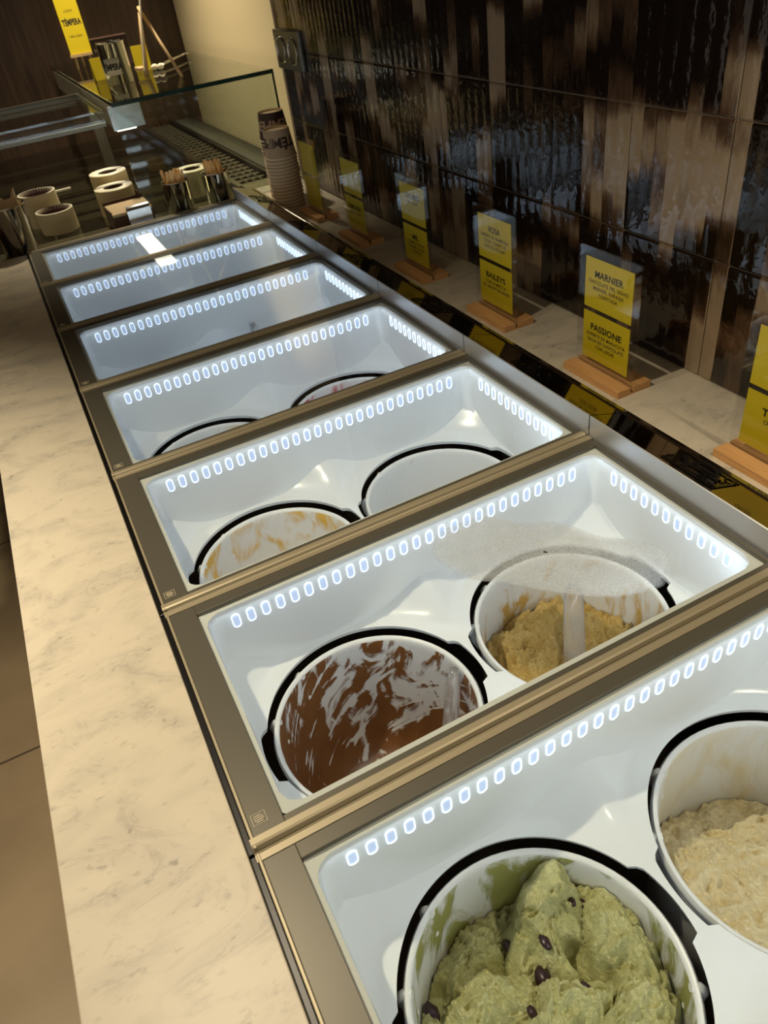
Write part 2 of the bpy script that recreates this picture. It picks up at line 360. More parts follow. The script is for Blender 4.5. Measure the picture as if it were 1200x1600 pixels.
# ------------------------------------------------------------------ setting
tag(MB().box((-3.5, -1.6, ZF - 0.05), (1.2, 4.2, ZF)).build('floor', M['floor']), kind='structure')
fl = bpy.data.objects['floor']
for yy in (1.13, 0.13, -0.87, 2.13, 3.13):
    MB().box((-3.5, yy - 0.003, ZF), (-0.1, yy + 0.003, ZF + 0.0008)).build('floor_joint', mat('joint_dark', (70, 58, 44), 0.7) if 'joint_dark' not in bpy.data.materials else bpy.data.materials['joint_dark'], fl)
tag(MB().box((-3.5, -1.6, 1.95), (1.2, 4.2, 2.0)).build('ceiling', mat('ceiling_paint', (150, 132, 106), 0.8)), kind='structure')
tag(MB().box((-3.5, 3.95, ZF), (1.2, 4.05, 1.95)).build('wall_back', M['panel_wood']), kind='structure')
tag(MB().box((1.05, 2.2, ZF), (1.15, 3.95, 1.95)).build('wall_cream', M['cream_wall']), kind='structure')

wall = tag(MB().box((XW + 0.003, Y0, ZF), (1.05, 2.2, 1.95), 0).build('wall_right', M['grout']), kind='structure')
TW, TH = 0.2005, 0.1932
def tile_mesh(tw):
    mb = MB(); fl_n = max(1, round(tw / 0.02864)); seg = 4; k = fl_n * seg; g = 0.0009
    hw = tw / 2 - g; hh = TH / 2 - g; zs = (-hh, -hh + 0.003, hh - 0.003, hh)
    for i in range(k + 1):
        y = -hw + 2 * hw * i / k; ph = (i % seg) / seg
        d = 0.0008 * math.sin(PI * ph) if i < k else 0
        for j, z in enumerate(zs):
            mb.v.append((-(d if j in (1, 2) else d * 0.3 - 0.0015), y, z))
    for i in range(k):
        for j in range(3): mb.face((i * 4 + j, (i + 1) * 4 + j, (i + 1) * 4 + j + 1, i * 4 + j + 1), 0, True)
    n = len(mb.v); mb.v += [(0.008, -hw, -hh), (0.008, hw, -hh), (0.008, hw, hh), (0.008, -hw, hh)]
    mb.face((0, 1, 2, 3, n + 3, n)); e = k * 4; mb.face((e, e + 1, e + 2, e + 3, n + 2, n + 1))
    mb.face([i * 4 for i in range(k + 1)] + [n + 1, n]); mb.face([i * 4 + 3 for i in range(k + 1)] + [n + 2, n + 3])
    return mb.mesh('tile', M['tile'], sharp=16)
tm = tile_mesh(TW); tme = tile_mesh(0.172)
for row in range(5):
    zc = ZM + 0.0005 + (row + 0.5) * TH
    for i in range(12):
        link('tile', tm, wall, (XW, 1.8019 - (i + 0.5) * TW, zc))
    link('tile', tm, wall, (XW, 1.8019 + 0.5 * TW, zc))
    link('tile', tme, wall, (XW, 1.8019 + TW + 0.086, zc))

# counter body + marble
tag(MB().box((-0.13, Y0, ZF), (-0.11, 2.165, -0.037)).build('counter_front', mat('counter_front_paint', (70, 58, 46), 0.6)), 'dark painted counter front under the marble ledge', 'counter')
tag(MB().box((-0.167, Y0, ZM - 0.03), (-0.004, Y1 + 0.0, ZM), bev=0.0015).build('marble_ledge', M['marble']), 'pale veined marble ledge along the front of the freezer lids', 'worktop')
tag(MB().box((0.752, Y0, ZM - 0.03), (XW + 0.006, 2.235, ZM), bev=0.0015).build('marble_shelf', M['marble']), 'narrow marble shelf at the foot of the tiled wall', 'worktop')

# ------------------------------------------------------------------ freezer modules
CX = (0.198, 0.503); CY = 0.18; HR = 0.141; HX = 0.1525; HY = 0.147; ZH = -0.132
NOTCH = {0: (180, 16), 1: (0, 16)}
def hole_r(a):
    d = math.degrees(a) % 360
    r = HR
    for c, h in ((178, 17), (2, 17)):
        q = abs((d - c + 180) % 360 - 180)
        t = min(1, max(0, (h - q) / 2.2)); r += 0.0085 * t
    return r
def zfun(x, y):
    k = 0.016
    s = -k * math.log(sum(math.exp(-math.hypot(x - cx, y - CY) / k) for cx in CX)) - HR
    s = max(0.0, s)
    if s < 0.012: return ZH + 0.0022 * (s / 0.012)
    t = min(1, (s - 0.012) / 0.075); t = t * t * (3 - 2 * t)
    return ZH + 0.0022 + 0.050 * t
def insert_mesh():
    mb = MB(); K = 12; ca_ = math.atan2(HY, HX)
    ANG = sorted([2 * PI * i / 144 for i in range(144)] + [ca_, PI - ca_, PI + ca_, 2 * PI - ca_]); N = len(ANG)
    lipz = -0.0075
    for ci, cx in enumerate(CX):
        base = len(mb.v)
        outs = []
        for i in range(N):
            a = ANG[i]; ca, sa = math.cos(a), math.sin(a)
            ro = min(HX / abs(ca) if abs(ca) > 1e-9 else 9, HY / abs(sa) if abs(sa) > 1e-9 else 9)
            ox, oy = ca * ro, sa * ro
            rc = 0.022
            outer_side = (ca < 0) if ci == 0 else (ca > 0)
            if outer_side and abs(ox) > HX - rc and abs(oy) > HY - rc:
                qx, qy = math.copysign(HX - rc, ox), math.copysign(HY - rc, oy)
                # ray / circle
                bq = ca * qx + sa * qy; cq = qx * qx + qy * qy - rc * rc
                ro = bq + math.sqrt(max(0, bq * bq - cq)); ox, oy = ca * ro, sa * ro
            rh = min(hole_r(a), ro - 0.0006)
            # hole lip going down
            mb.v.append((cx + ca * (rh + 0.002), CY + sa * (rh + 0.002), ZH - 0.007))
            for k in range(K + 1):
                t = (k / K) ** 1.15; r = rh + (ro - rh) * t
                x, y = cx + ca * r, CY + sa * r
                mb.v.append((x, y, zfun(x, y)))
            # wall
            x, y = cx + ox, CY + oy; zb = zfun(x, y)
            iswall = not (ca > 0 if ci == 0 else ca < 0) or abs(oy) > HY - 1e-6
            mb.v.append((x, y, zb + (lipz - 0.006 - zb) * 0.97)); mb.v.append((x + (0 if (ca > 0 if ci == 0 else ca < 0) else (ox / HX) * 0.0015), y + (oy / HY) * 0.0015, lipz))
            # lip out to under the lid frame
            lx = cx + ox * (1 + 0.013 / HX); ly = CY + oy * (1 + 0.013 / HY)
            if (ca > 0 if ci == 0 else ca < 0): lx = x
            mb.v.append((lx, ly, lipz + 0.0015))
            outs.append(iswall)
        S = K + 5
        for i in range(N):
            j = (i + 1) % N
            for k in range(K + 1): mb.face((base + i * S + k, base + j * S + k, base + j * S + k + 1, base + i * S + k + 1), 0, True)
            if outs[i] and outs[j]:
                for k in range(K + 1, K + 4):
                    if k > K: mb.face((base + i * S + k, base + j * S + k, base + j * S + k + 1, base + i * S + k + 1), 0, True)
    return mb.mesh('liner', M['plastic'], merge=True, sharp=48)
liner_me = insert_mesh()
well_me = MB()
well_me.box((0.03, 0.02, -0.46), (0.64 + 0.03, 0.34, -0.455)); n0 = len(well_me.v)
for a, b in (((0.03, 0.02, -0.46), (0.034, 0.34, -0.13)), ((0.666, 0.02, -0.46), (0.67, 0.34, -0.13)), ((0.03, 0.016, -0.46), (0.67, 0.02, -0.13)), ((0.03, 0.34, -0.46), (0.67, 0.344, -0.13))): well_me.box(a, b)
well_me = well_me.mesh('well', M['well'])

def slot_mesh():
    mb = MB(); hw, hh, n = 0.0055, 0.0118, 7
    def pill(s):
        w_, h_ = hw * s if s < 1 else hw, hh; r = hw - s; out = []
        for i in range(n + 1):
            a = PI * i / n; out.append((r * math.cos(a), hh - hw + r * math.sin(a)))
        for i in range(n + 1):
            a = PI + PI * i / n; out.append((r * math.cos(a), -hh + hw + r * math.sin(a)))
        return out
    o = pill(0.0); i_ = pill(0.0010); k = len(o)
    mb.v += [(x, 0.001, z) for x, z in o] + [(x, -0.0013, z) for x, z in o] + [(x, -0.0013, z) for x, z in i_] + [(x, -0.0004, z) for x, z in i_]
    for j in range(k):
        q = (j + 1) % k
        mb.face((j, q, k + q, k + j), 0); mb.face((k + j, k + q, 2 * k + q, 2 * k + j), 0); mb.face((2 * k + j, 2 * k + q, 3 * k + q, 3 * k + j), 0)
    mb.face([3 * k + j for j in range(n + 1)], 1); mb.face([3 * k + j for j in range(n + 1, k)] , 2); mb.face([3 * k, 3 * k + n, 3 * k + n + 1, 3 * k + k - 1], 2)
    return mb.mesh('led_slot', [M['led_ring'], M['led_core'], M['led_core_low']])
slot_me = slot_mesh()

# lid pieces
OX0, OX1, OY0, OY1 = 0.0385, 0.6605, 0.0215, 0.3335
glass_me = MB().box((0.006, 0.012, -0.0045), (0.662, 0.349, -0.0015)).mesh('glass_pane', M['glass'])
bars = [((0.0065, 0.0135, -0.0068), (OX0, 0.3495, -0.0005)), ((OX1, 0.0135, -0.0068), (0.6665, 0.3495, -0.0005)),
        ((OX0, 0.0135, -0.0068), (OX1, OY0, -0.0005)), ((OX0, OY1, -0.0068), (OX1, 0.3495, -0.0005))]
# near handle rail: flat champagne strip with a rolled front edge
def rail(y0, y1, roll):
    prof = [(y0, -0.012), (y0, -0.0035), (y0 + 0.0022, 0.0004), (y0 + 0.0045, 0.0014), (y1, 0.0014), (y1, -0.012)] if roll else [(y0, -0.012), (y0, 0.0006), (y1 - 0.002, 0.0006), (y1 - 0.001, 0.0016), (y1, 0.0012), (y1, -0.012)]
    mb = MB(); k = len(prof)
    mb.v += [(0.002, y, z) for y, z in prof] + [(0.668, y, z) for y, z in prof]
    for j in range(k): mb.face((j, (j + 1) % k, k + (j + 1) % k, k + j))
    mb.face(range(k)); mb.face(range(k, 2 * k)); return mb.mesh('edge_rail', M['frame_light'])
rail_n, rail_f = rail(0.0025, 0.0135, True), rail(0.3495, 0.3585, False)
side_me = MB().box((0.0032, 0.003, -0.012), (0.0066, 0.358, 0.0010), bev=0.0008).mesh('side_trim', M['frame_light'])
seal_me = MB().box((-0.0035, 0.001, -0.016), (0.0030, 0.359, -0.0035), bev=0.001).mesh('rubber_seal', M['black'])
def emblem_mesh():
    mb = MB(); z0, z1 = -0.0004, 0.0001
    def frame(x0, y0, x1, y1, t):
        for a, b in (((x0, y0), (x1, y0 + t)), ((x0, y1 - t), (x1, y1)), ((x0, y0 + t), (x0 + t, y1 - t)), ((x1 - t, y0 + t), (x1, y1 - t))): mb.box((a[0], a[1], z0), (b[0], b[1], z1))
    frame(-0.0072, -0.0062, 0.0072, 0.0062, 0.0006)
    for k, (xa, xb) in enumerate(((-0.0048, 0.0032), (-0.0048, 0.0046), (-0.0048, 0.0046), (-0.0036, 0.0034))):
        yy = 0.0034 - k * 0.0022; mb.box((xa, yy - 0.0006, z0), (xb, yy + 0.0006, z1))
    mb.box((0.0034, -0.0018, z0), (0.0046, 0.0012, z1))
    return mb.mesh('emblem', mat('emblem_print', (196, 186, 160), 0.5))
emb_me = emblem_mesh()

ORD = ['nearest', 'second', 'third', 'fourth', 'fifth', 'sixth', 'farthest']
UNIT = ['gelato freezer unit with the pistachio and pale cream tubs, nearest of the row',
        'gelato freezer unit with the chocolate and hazelnut tubs, its glass misted at the right',
        'gelato freezer unit with the mango-smeared tub and the almost clean tub',
        'gelato freezer unit with the red-streaked tub, fourth from the camera',
        'gelato freezer unit with a clear knob showing through its glass, fifth from the camera',
        'gelato freezer unit sixth from the camera, second before the spoon tins',
        'farthest gelato freezer unit, right in front of the steel spoon tins']
lid_me = MB()
for a, b in bars: lid_me.box(a, b, bev=0.0006)
lid_me = lid_me.mesh('lid', M['frame_dark'])
for k in range(7):
    yb = (k - 1) * P
    t = thing('gelato_freezer', (0, yb, -0.46), UNIT[k], 'freezer', 'glass-topped gelato freezer units in a row')
    ln = link('liner', liner_me, t, (0, 0, 0.46)); link('well', well_me, t, (0, 0, 0.46))
    ln['label'] = 'glossy white liner with lit slots'
    for i in range(27): link('led_slot', slot_me, ln, (0.0815 + i * (0.614 - 0.0815) / 26, CY + HY, -0.031))
    for i in range(11): link('led_slot', slot_me, ln, (CX[1] + HX, 0.283 - i * 0.0211, -0.031), (0, 0, -PI / 2))
    # unseen fill lamps added to the liner: under the lip, along near wall
    for nm, loc, sx, sy, rot, en in (('liner_fill', (0.35, CY + HY - 0.006, -0.0095), 0.58, 0.006, (math.radians(-25), 0, 0), 0.045), ('liner_fill', (CX[1] + HX - 0.006, 0.18, -0.0095), 0.006, 0.27, (0, math.radians(25), 0), 0.03), ('liner_fill', (0.35, CY - HY + 0.0045, -0.035), 0.58, 0.02, (math.radians(90), 0, 0), 0.36)):
        l = bpy.data.lights.new(nm, 'AREA'); l.shape = 'RECTANGLE'; l.size = sx; l.size_y = sy; l.energy = en; l.color = (0.74, 0.86, 1.0); l.specular_factor = 0.3
        o = bpy.data.objects.new(nm, l); COL.objects.link(o); o.location = (loc[0], loc[1] + yb, loc[2]); o.rotation_euler = rot
    ld = link('lid', lid_me, t, (0, 0, 0.46)); ld['label'] = 'champagne metal lid frame around clear glass'
    link('glass_pane', glass_me, ld)
    link('edge_rail', rail_n, ld); link('edge_rail', rail_f, ld); link('side_trim', side_me, ld); link('rubber_seal', seal_me, ld)
    e = link('emblem', emb_me, ld, (0.0175, 0.030, 0)); e['label'] = 'small pale printed emblem in a rounded frame'
    if k == 1:
        cond = [(0.344, 0.275), (0.372, 0.30), (0.413, 0.298), (0.446, 0.29), (0.473, 0.251), (0.507, 0.231), (0.526, 0.199), (0.538, 0.172), (0.568, 0.14), (0.585, 0.1), (0.549, 0.067), (0.531, 0.061), (0.484, 0.075), (0.436, 0.113), (0.391, 0.165), (0.356, 0.199), (0.342, 0.242)]
        m, nt, b = newmat('condensation'); out = nt.nodes['Material Output']
        b.inputs['Base Color'].default_value = (0.9, 0.9, 0.92, 1); b.inputs['Roughness'].default_value = 0.6
        tl = node(nt, 'ShaderNodeBsdfTranslucent'); tl.inputs[0].default_value = (0.95, 0.95, 0.97, 1); tr = node(nt, 'ShaderNodeBsdfTransparent')
        tcn = node(nt, 'ShaderNodeTexCoord'); nz = node(nt, 'ShaderNodeTexNoise'); nz.inputs['Scale'].default_value = 700; nt.links.new(tcn.outputs['Object'], nz.inputs['Vector'])
        nz2 = node(nt, 'ShaderNodeTexNoise'); nz2.inputs['Scale'].default_value = 14; nt.links.new(tcn.outputs['Object'], nz2.inputs['Vector'])
        at_ = node(nt, 'ShaderNodeAttribute'); at_.attribute_name = 'mist'
        mx1 = node(nt, 'ShaderNodeMixShader'); mx1.inputs[0].default_value = 0.5; nt.links.new(b.outputs[0], mx1.inputs[1]); nt.links.new(tl.outputs[0], mx1.inputs[2])
        rr = ramp(nt, [(0.35, (0.45, 0.45, 0.45, 1)), (0.65, (0.85, 0.85, 0.85, 1))]); nt.links.new(nz.outputs[0], rr.inputs[0])
        fac = math_n(nt, 'MULTIPLY', math_n(nt, 'MULTIPLY', rr.outputs[0], at_.outputs['Fac']), math_n(nt, 'ADD', nz2.outputs[0], 0.55))
        mx = node(nt, 'ShaderNodeMixShader'); nt.links.new(fac, mx.inputs[0]); nt.links.new(tr.outputs[0], mx.inputs[1]); nt.links.new(mx1.outputs[0], mx.inputs[2]); nt.links.new(mx.outputs[0], out.inputs[0])
        # smooth the outline, then build rings so the mist can thin at the rim
        pts = [Vector((x, y)) for x, y in cond]; n = len(pts); sm = []
        for i in range(n):
            p0, p1, p2, p3 = pts[i - 1], pts[i], pts[(i + 1) % n], pts[(i + 2) % n]
            for s in range(5):
                u = s / 5; sm.append(0.5 * ((2 * p1) + (p2 - p0) * u + (2 * p0 - 5 * p1 + 4 * p2 - p3) * u * u + (3 * p1 - p0 - 3 * p2 + p3) * u ** 3))
        c = sum(sm, Vector((0, 0))) / len(sm); mb = MB(); q = len(sm); rings = (1.0, 0.95, 0.8, 0.5, 0.02)
        for rr_ in rings: mb.v += [(c.x + (p.x - c.x) * rr_, c.y + (p.y - c.y) * rr_, -0.0049) for p in sm]
        for a in range(len(rings) - 1):
            for i in range(q): mb.face((a * q + i, a * q + (i + 1) % q, (a + 1) * q + (i + 1) % q, (a + 1) * q + i))
        me = mb.mesh('condensation', m); atr = me.attributes.new('mist', 'FLOAT', 'POINT')
        for i in range(len(me.vertices)): atr.data[i].value = (0.1, 0.6, 0.95, 1.0, 1.0)[i // q]
        co = link('condensation', me, ld); co['label'] = 'patch of fine condensation on the glass'; co['kind'] = 'stuff'

# rear steel rail behind the lids
rr = thing('steel_rear_rail', (0.669, 0, 0), 'long polished steel rail between the lids and the marble shelf', 'steel rail')
def rail_seg(y0, y1):
    mb = MB(); prof = [(0.0005, -0.03, 0), (0.0005, 0.0335, 0), (0.002, 0.0345, 0), (0.066, 0.0145, 1), (0.0665, 0.0165, 2), (0.0725, 0.0165, 2), (0.0745, 0.0, 2), (0.0745, -0.03, 2)]
    k = len(prof)
    mb.v += [(x, y0, z) for x, z, _ in prof] + [(x, y1, z) for x, z, _ in prof]
    mi = [0, 0, 1, 2, 2, 2, 2, 2]
    for j in range(k): mb.face((j, (j + 1) % k, k + (j + 1) % k, k + j), mi[j])
    mb.face(range(k), 2); mb.face(range(k, 2 * k), 2)
    return mb.mesh('rail_segment', [M['riser'], M['mirror'], M['chrome']])
sm_ = rail_seg(0.001, P - 0.001)
MB().box((0.0015, -2 * P, -0.03), (0.0635, Y1, 0.0128)).build('rail_core', M['black'], rr)
def hinge_mesh():
    mb = MB()
    # open scroll of bosses and two ring-shaped holes, black
    mb.box((-0.024, -0.046, 0), (0.024, -0.040, 0.0012)); mb.box((-0.024, 0.030, 0), (0.024, 0.046, 0.0012))
    mb.box((-0.026, -0.046, 0), (-0.020, 0.046, 0.0012)); mb.box((0.022, -0.046, 0), (0.027, 0.046, 0.0012)); mb.box((-0.003, -0.030, 0), (0.003, 0.034, 0.0012))
    for cx in (-0.011, 0.0125):
        pr = []
        n0 = len(mb.v)
        mb.lathe([(0.0075, 0), (0.0075, 0.0016), (0.0098, 0.0016), (0.0098, 0)], 18, closed=True, sm=False)
        for i in range(n0, len(mb.v)):
            x, y, z = mb.v[i]; mb.v[i] = (x + cx, y * 2.2, z)
    random.seed(3)
    for i in range(26):
        x = random.uniform(-0.023, 0.024); y = random.choice((random.uniform(-0.046, -0.03), random.uniform(0.028, 0.046)))
        mb.box((x - 0.0012, y - 0.0012, 0), (x + 0.0012, y + 0.0012, 0.0022))
    return mb.mesh('hinge_plate', mat('hinge_black', (14, 13, 11), 0.12, 0.0, 0.8))
hm = hinge_mesh()
tilt = math.atan2(0.020, 0.064)
for k in range(-1, 6):
    s = link('rail_segment', sm_, rr, (0, k * P, 0))
    if k >= -1:
        h = link('hinge_plate', hm, s, (0.036, P / 2 - 0.002, 0.0241), (0, tilt, 0)); h['label'] = 'black pierced plate set in the steel rail'

# ------------------------------------------------------------------ tubs
ZR = -0.144
def bucket_mesh(inner):
    mb = MB()
    prof = [(0.0, -0.245), (0.112, -0.245), (0.120, -0.238), (0.131, -0.024), (0.131, -0.016), (0.1365, -0.012), (0.1370, -0.004), (0.1345, 0.0), (0.1305, -0.0006), (0.1288, -0.004), (0.1282, -0.012),
            (0.1265, -0.06), (0.1225, -0.15), (0.117, -0.195), (0.104, -0.222), (0.08, -0.234), (0.04, -0.237), (0.0, -0.238)]
    mis = [0] * 9 + [1] * 8
    mb.lathe(prof, 72, mis=mis)
    for deg in (118, 152, 298, 332):
        a = math.radians(deg); n0 = len(mb.v)
        mb.tube([(0.128, 0, -0.004), (0.136, 0, -0.006), (0.1395, 0, -0.012), (0.137, 0, -0.03), (0.129, 0, -0.05)], [0.004, 0.0055, 0.006, 0.006, 0.004], 10)
        mb.xf(Matrix.Rotation(a, 4, 'Z'), n0)
    return mb.mesh('bucket', [M['bucket'], inner], merge=True, sharp=60)
tubs = [(0, 0, 'in_pist', 'white tub of green pistachio gelato, nearest to the camera'),
        (0, 1, 'in_vanilla', 'white tub of pale cream gelato at the right edge'),
        (1, 0, 'in_choc', 'white tub scraped out with brown chocolate streaks'),
        (1, 1, 'in_haz', 'white tub of golden hazelnut gelato under the misted glass'),
        (2, 0, 'in_mango', 'nearly empty white tub smeared with orange-yellow mango'),
        (2, 1, 'in_clean', 'almost clean white tub with a few brown flecks'),
        (3, 0, 'in_cream', 'white tub with a thin cream film, left under the fourth lid'),
        (3, 1, 'in_berry', 'white tub streaked with red berry at its rim'),
        (4, 1, 'in_cream', 'white tub carrying the clear-handled spatula under the fifth lid')]
for k, s, mk, lab in tubs:
    o = link('gelato_tub', bucket_mesh(M[mk]), None, (CX[s], (k - 1) * P + CY, ZR)); tag(o, lab, 'tub', 'round white gelato tubs')

# gelato
def gelato(name, mkey, centre, hfun, label, rmax=0.1275, nr=150, na=330, amp=0.008):
    mb = MB(); 
    for j in range(nr + 1):
        r = rmax * (j / nr)
        for i in range(na):
            a = 2 * PI * i / na; x, y = r * math.cos(a), r * math.sin(a)
            z = hfun(x, y)
            # folds: sideways displacement so lumps overhang a little
            v = Vector((x, y, z)) ; q = v * 26
            edge = max(0.0, 1 - (r / rmax) ** 6)
            dx = noise.noise(q + Vector((3.1, 0, 0))) * amp * edge; dy = noise.noise(q + Vector((0, 7.7, 0))) * amp * edge
            zz = min(z, -0.004)
            lim = 0.1278 - 0.0385 * min(1, max(0, (-zz - 0.0)) / 0.24) * 0.3
            x2, y2 = x + dx, y + dy; rr2 = math.hypot(x2, y2)
            if rr2 > lim: x2 *= lim / rr2; y2 *= lim / rr2
            mb.v.append((x2, y2, z))
    for j in range(nr):
        for i in range(na):
            q = (i + 1) % na; mb.face((j * na + i, j * na + q, (j + 1) * na + q, (j + 1) * na + i), 0, True)
    # underside so it is a body, not a skin
    n = len(mb.v)
    for i in range(na):
        a = 2 * PI * i / na; mb.v.append((0.10 * math.cos(a), 0.10 * math.sin(a), -0.215))
    for i in range(na):
        q = (i + 1) % na; mb.face((nr * na + i, nr * na + q, n + q, n + i), 0, True)
    mb.face([n + i for i in range(na)])
    me = mb.mesh(name, M[mkey], merge=True)
    o = link(name, me, None, centre); tag(o, label, 'gelato'); return o
def G(x, y, cx, cy, sx, sy, rot=0):
    c, s = math.cos(rot), math.sin(rot); u = (x - cx) * c + (y - cy) * s; v = -(x - cx) * s + (y - cy) * c
    return math.exp(-0.5 * ((u / sx) ** 2 + (v / sy) ** 2))
def fr(x, y, s, o=5, seed=0): return noise.fractal(Vector((x * s + seed, y * s - seed * 0.7, seed)), 0.9, 2.1, o)
def rid(x, y, s, seed=0):
    # smooth-topped folds with crisp creases
    return 1 - abs(noise.noise(Vector((x * s + seed, y * s + seed * 1.3, seed)))) * 2
SC = [(0.064, 0.076, 0.034, 0.036, -0.024), (0.034, 0.052, 0.028, 0.045, -0.036), (0.102, 0.015, 0.038, 0.070, -0.036), (-0.045, 0.030, 0.060, 0.036, -0.046), (0.010, -0.012, 0.060, 0.034, -0.034),
      (0.070, -0.045, 0.050, 0.045, -0.036), (-0.105, 0.025, 0.028, 0.06, -0.070), (-0.035, 0.090, 0.060, 0.035, -0.084), (0.105, 0.065, 0.03, 0.04, -0.055), (-0.06, -0.045, 0.06, 0.04, -0.044), (0.0, -0.085, 0.07, 0.04, -0.04)]
def h_pist(x, y):
    wx = x + 0.013 * noise.noise(Vector((x * 26, y * 26, 2))) + 0.004 * noise.noise(Vector((x * 80, y * 80, 5))); wy = y + 0.013 * noise.noise(Vector((x * 26, y * 26, 9))) + 0.004 * noise.noise(Vector((x * 80, y * 80, 8)))
    z = -0.105
    for cx, cy, rx, ry, top in SC:
        d = math.hypot((wx - cx) / rx, (wy - cy) / ry); z = max(z, top + 0.012 - 0.046 * d ** 2.4)
    z += 0.036 * math.exp(-math.hypot(wx - 0.070, wy - 0.086) / 0.010)
    z -= 0.034 * G(wx, wy, 0.058, 0.036, 0.010, 0.018, 0.9)
    z -= 0.022 * G(wx, wy, 0.024, 0.030, 0.006, 0.026, 0.3)
    z += 0.009 * rid(wx, wy, 40, 4) + 0.007 * rid(wx, wy, 85, 11) + 0.004 * rid(x, y, 170, 6) + 0.006 * fr(x, y, 90, 6, 3) - 0.012
    return min(z, -0.002)
def h_van(x, y):
    wx = x + 0.01 * noise.noise(Vector((x * 22, y * 22, 5))); wy = y + 0.01 * noise.noise(Vector((x * 22, y * 22, 8)))
    u = -wy * 0.85 - wx * 0.35          # rises towards the near side
    z = -0.105 + 0.085 / (1 + math.exp(-(u + 0.022) / 0.016))
    z += 0.012 * G(wx, wy, 0.05, -0.03, 0.05, 0.03) + 0.010 * G(wx, wy, 0.0, -0.08, 0.03, 0.03)
    z += 0.008 * rid(wx, wy, 28, 2) + 0.006 * rid(wx, wy, 62, 7) + 0.004 * rid(x, y, 130, 3) + 0.004 * fr(x, y, 110, 6, 1) - 0.008
    if u < -0.05: z -= (-0.05 - u) * 0.9
    return min(z, -0.006)
def h_haz(x, y):
    wx = x + 0.012 * noise.noise(Vector((x * 24, y * 24, 1))); wy = y + 0.012 * noise.noise(Vector((x * 24, y * 24, 6)))
    z = -0.100 + 0.034 * G(wx, wy, -0.050, -0.01, 0.045, 0.06) + 0.030 * G(wx, wy, 0.05, 0.035, 0.05, 0.05) + 0.02 * G(wx, wy, -0.01, 0.07, 0.05, 0.03)
    z -= 0.018 * G(wx, wy, 0.09, -0.05, 0.03, 0.05)
    def vor(sc, sd):
        d = noise.voronoi(Vector((wx * sc + sd, wy * sc, sd)))[0]; return max(0.0, 1 - d[0] * 1.3)
    z += 0.024 * vor(26, 1) + 0.017 * vor(58, 3) + 0.008 * vor(120, 5) + 0.009 * fr(x, y, 100, 6, 6) - 0.026
    return min(z, -0.01)
gp = gelato('pistachio_gelato', 'pistachio', (CX[0], -P + CY, ZR), h_pist, 'rough mound of olive-green pistachio gelato with dark cherries', amp=0.011)
random.seed(12)
for (x, y, s) in ((0.014, 0.026, 0.0105), (0.030, 0.046, 0.0065), (-0.100, 0.056, 0.010), (0.006, 0.078, 0.0065), (0.040, -0.006, 0.0065), (0.076, 0.062, 0.0045), (-0.017, 0.002, 0.0055), (0.088, 0.058, 0.0055)):
    bm = bmesh.new(); bmesh.ops.create_icosphere(bm, subdivisions=2, radius=s)
    for q in bm.verts: q.co = Vector((q.co.x * 0.8, q.co.y * 1.3, q.co.z * 0.7)) * (1 + 0.35 * noise.noise(q.co * 220 + Vector((x * 90, y * 90, 0))))
    me = bpy.data.meshes.new('cherry'); bm.to_mesh(me); bm.free(); me.materials.append(M['cherry'])
    for p_ in me.polygons: p_.use_smooth = True
    c = link('cherry', me, gp, (x, y, h_pist(x, y) - s * 0.05)); c['label'] = 'dark cherry piece'
gelato('cream_gelato', 'vanilla', (CX[1], -P + CY, ZR), h_van, 'pale cream gelato sloping up the near side of its tub', amp=0.009)
gelato('hazelnut_gelato', 'hazelnut', (CX[1], CY, ZR), h_haz, 'crumbly golden hazelnut gelato lying low in its tub', amp=0.009)

# clear spatulas
def spatula(label, a, b, r0, r1, blade=None):
    a, b = Vector(a), Vector(b); t = thing('spatula', tuple(b), label, 'spatula', 'clear gelato spatulas'); mb = MB()
    pts = [a + (b - a) * (i / 10) - b for i in range(11)]
    rad = [r0 * (0.55 if i == 0 else 0.92 if i == 1 else 1.0) * (1 - i / 10) + r1 * (i / 10) for i in range(11)]
    mb.tube(pts, rad, 16); mb.build('handle', M['clear'], t)
    if blade:
        d = (b - a).normalized(); mb = MB(); s = Vector(blade).normalized(); n_ = d.cross(s)
        w_, L, th = 0.028, 0.07, 0.0025; o = -d * 0.01
        ring = [(-w_ * 0.3, 0), (-w_, 0.018), (-w_, L), (w_, L), (w_, 0.018), (w_ * 0.3, 0)]
        k = len(ring)
        mb.v += [tuple(o + s * x + d * y + n_ * th) for x, y in ring] + [tuple(o + s * x + d * y - n_ * th) for x, y in ring]
        mb.face(range(k)); mb.face(range(k, 2 * k))
        for i in range(k): mb.face((i, (i + 1) % k, k + (i + 1) % k, k + i))
        mb.build('blade', M['clear'], t)
    return t
spatula('clear thick-handled spatula standing in the hazelnut gelato', (0.530, 0.212, -0.118), (0.490, 0.150, -0.245), 0.0135, 0.017)
spatula('slender clear spatula leaning in the chocolate tub', (0.318, 0.190, -0.142), (0.262, 0.138, -0.305), 0.010, 0.0125, (1, -1, 0.2))
spatula('clear knobbed spatula handle under the fifth lid', (0.438, 1.366, -0.092), (0.47, 1.27, -0.30), 0.013, 0.010)

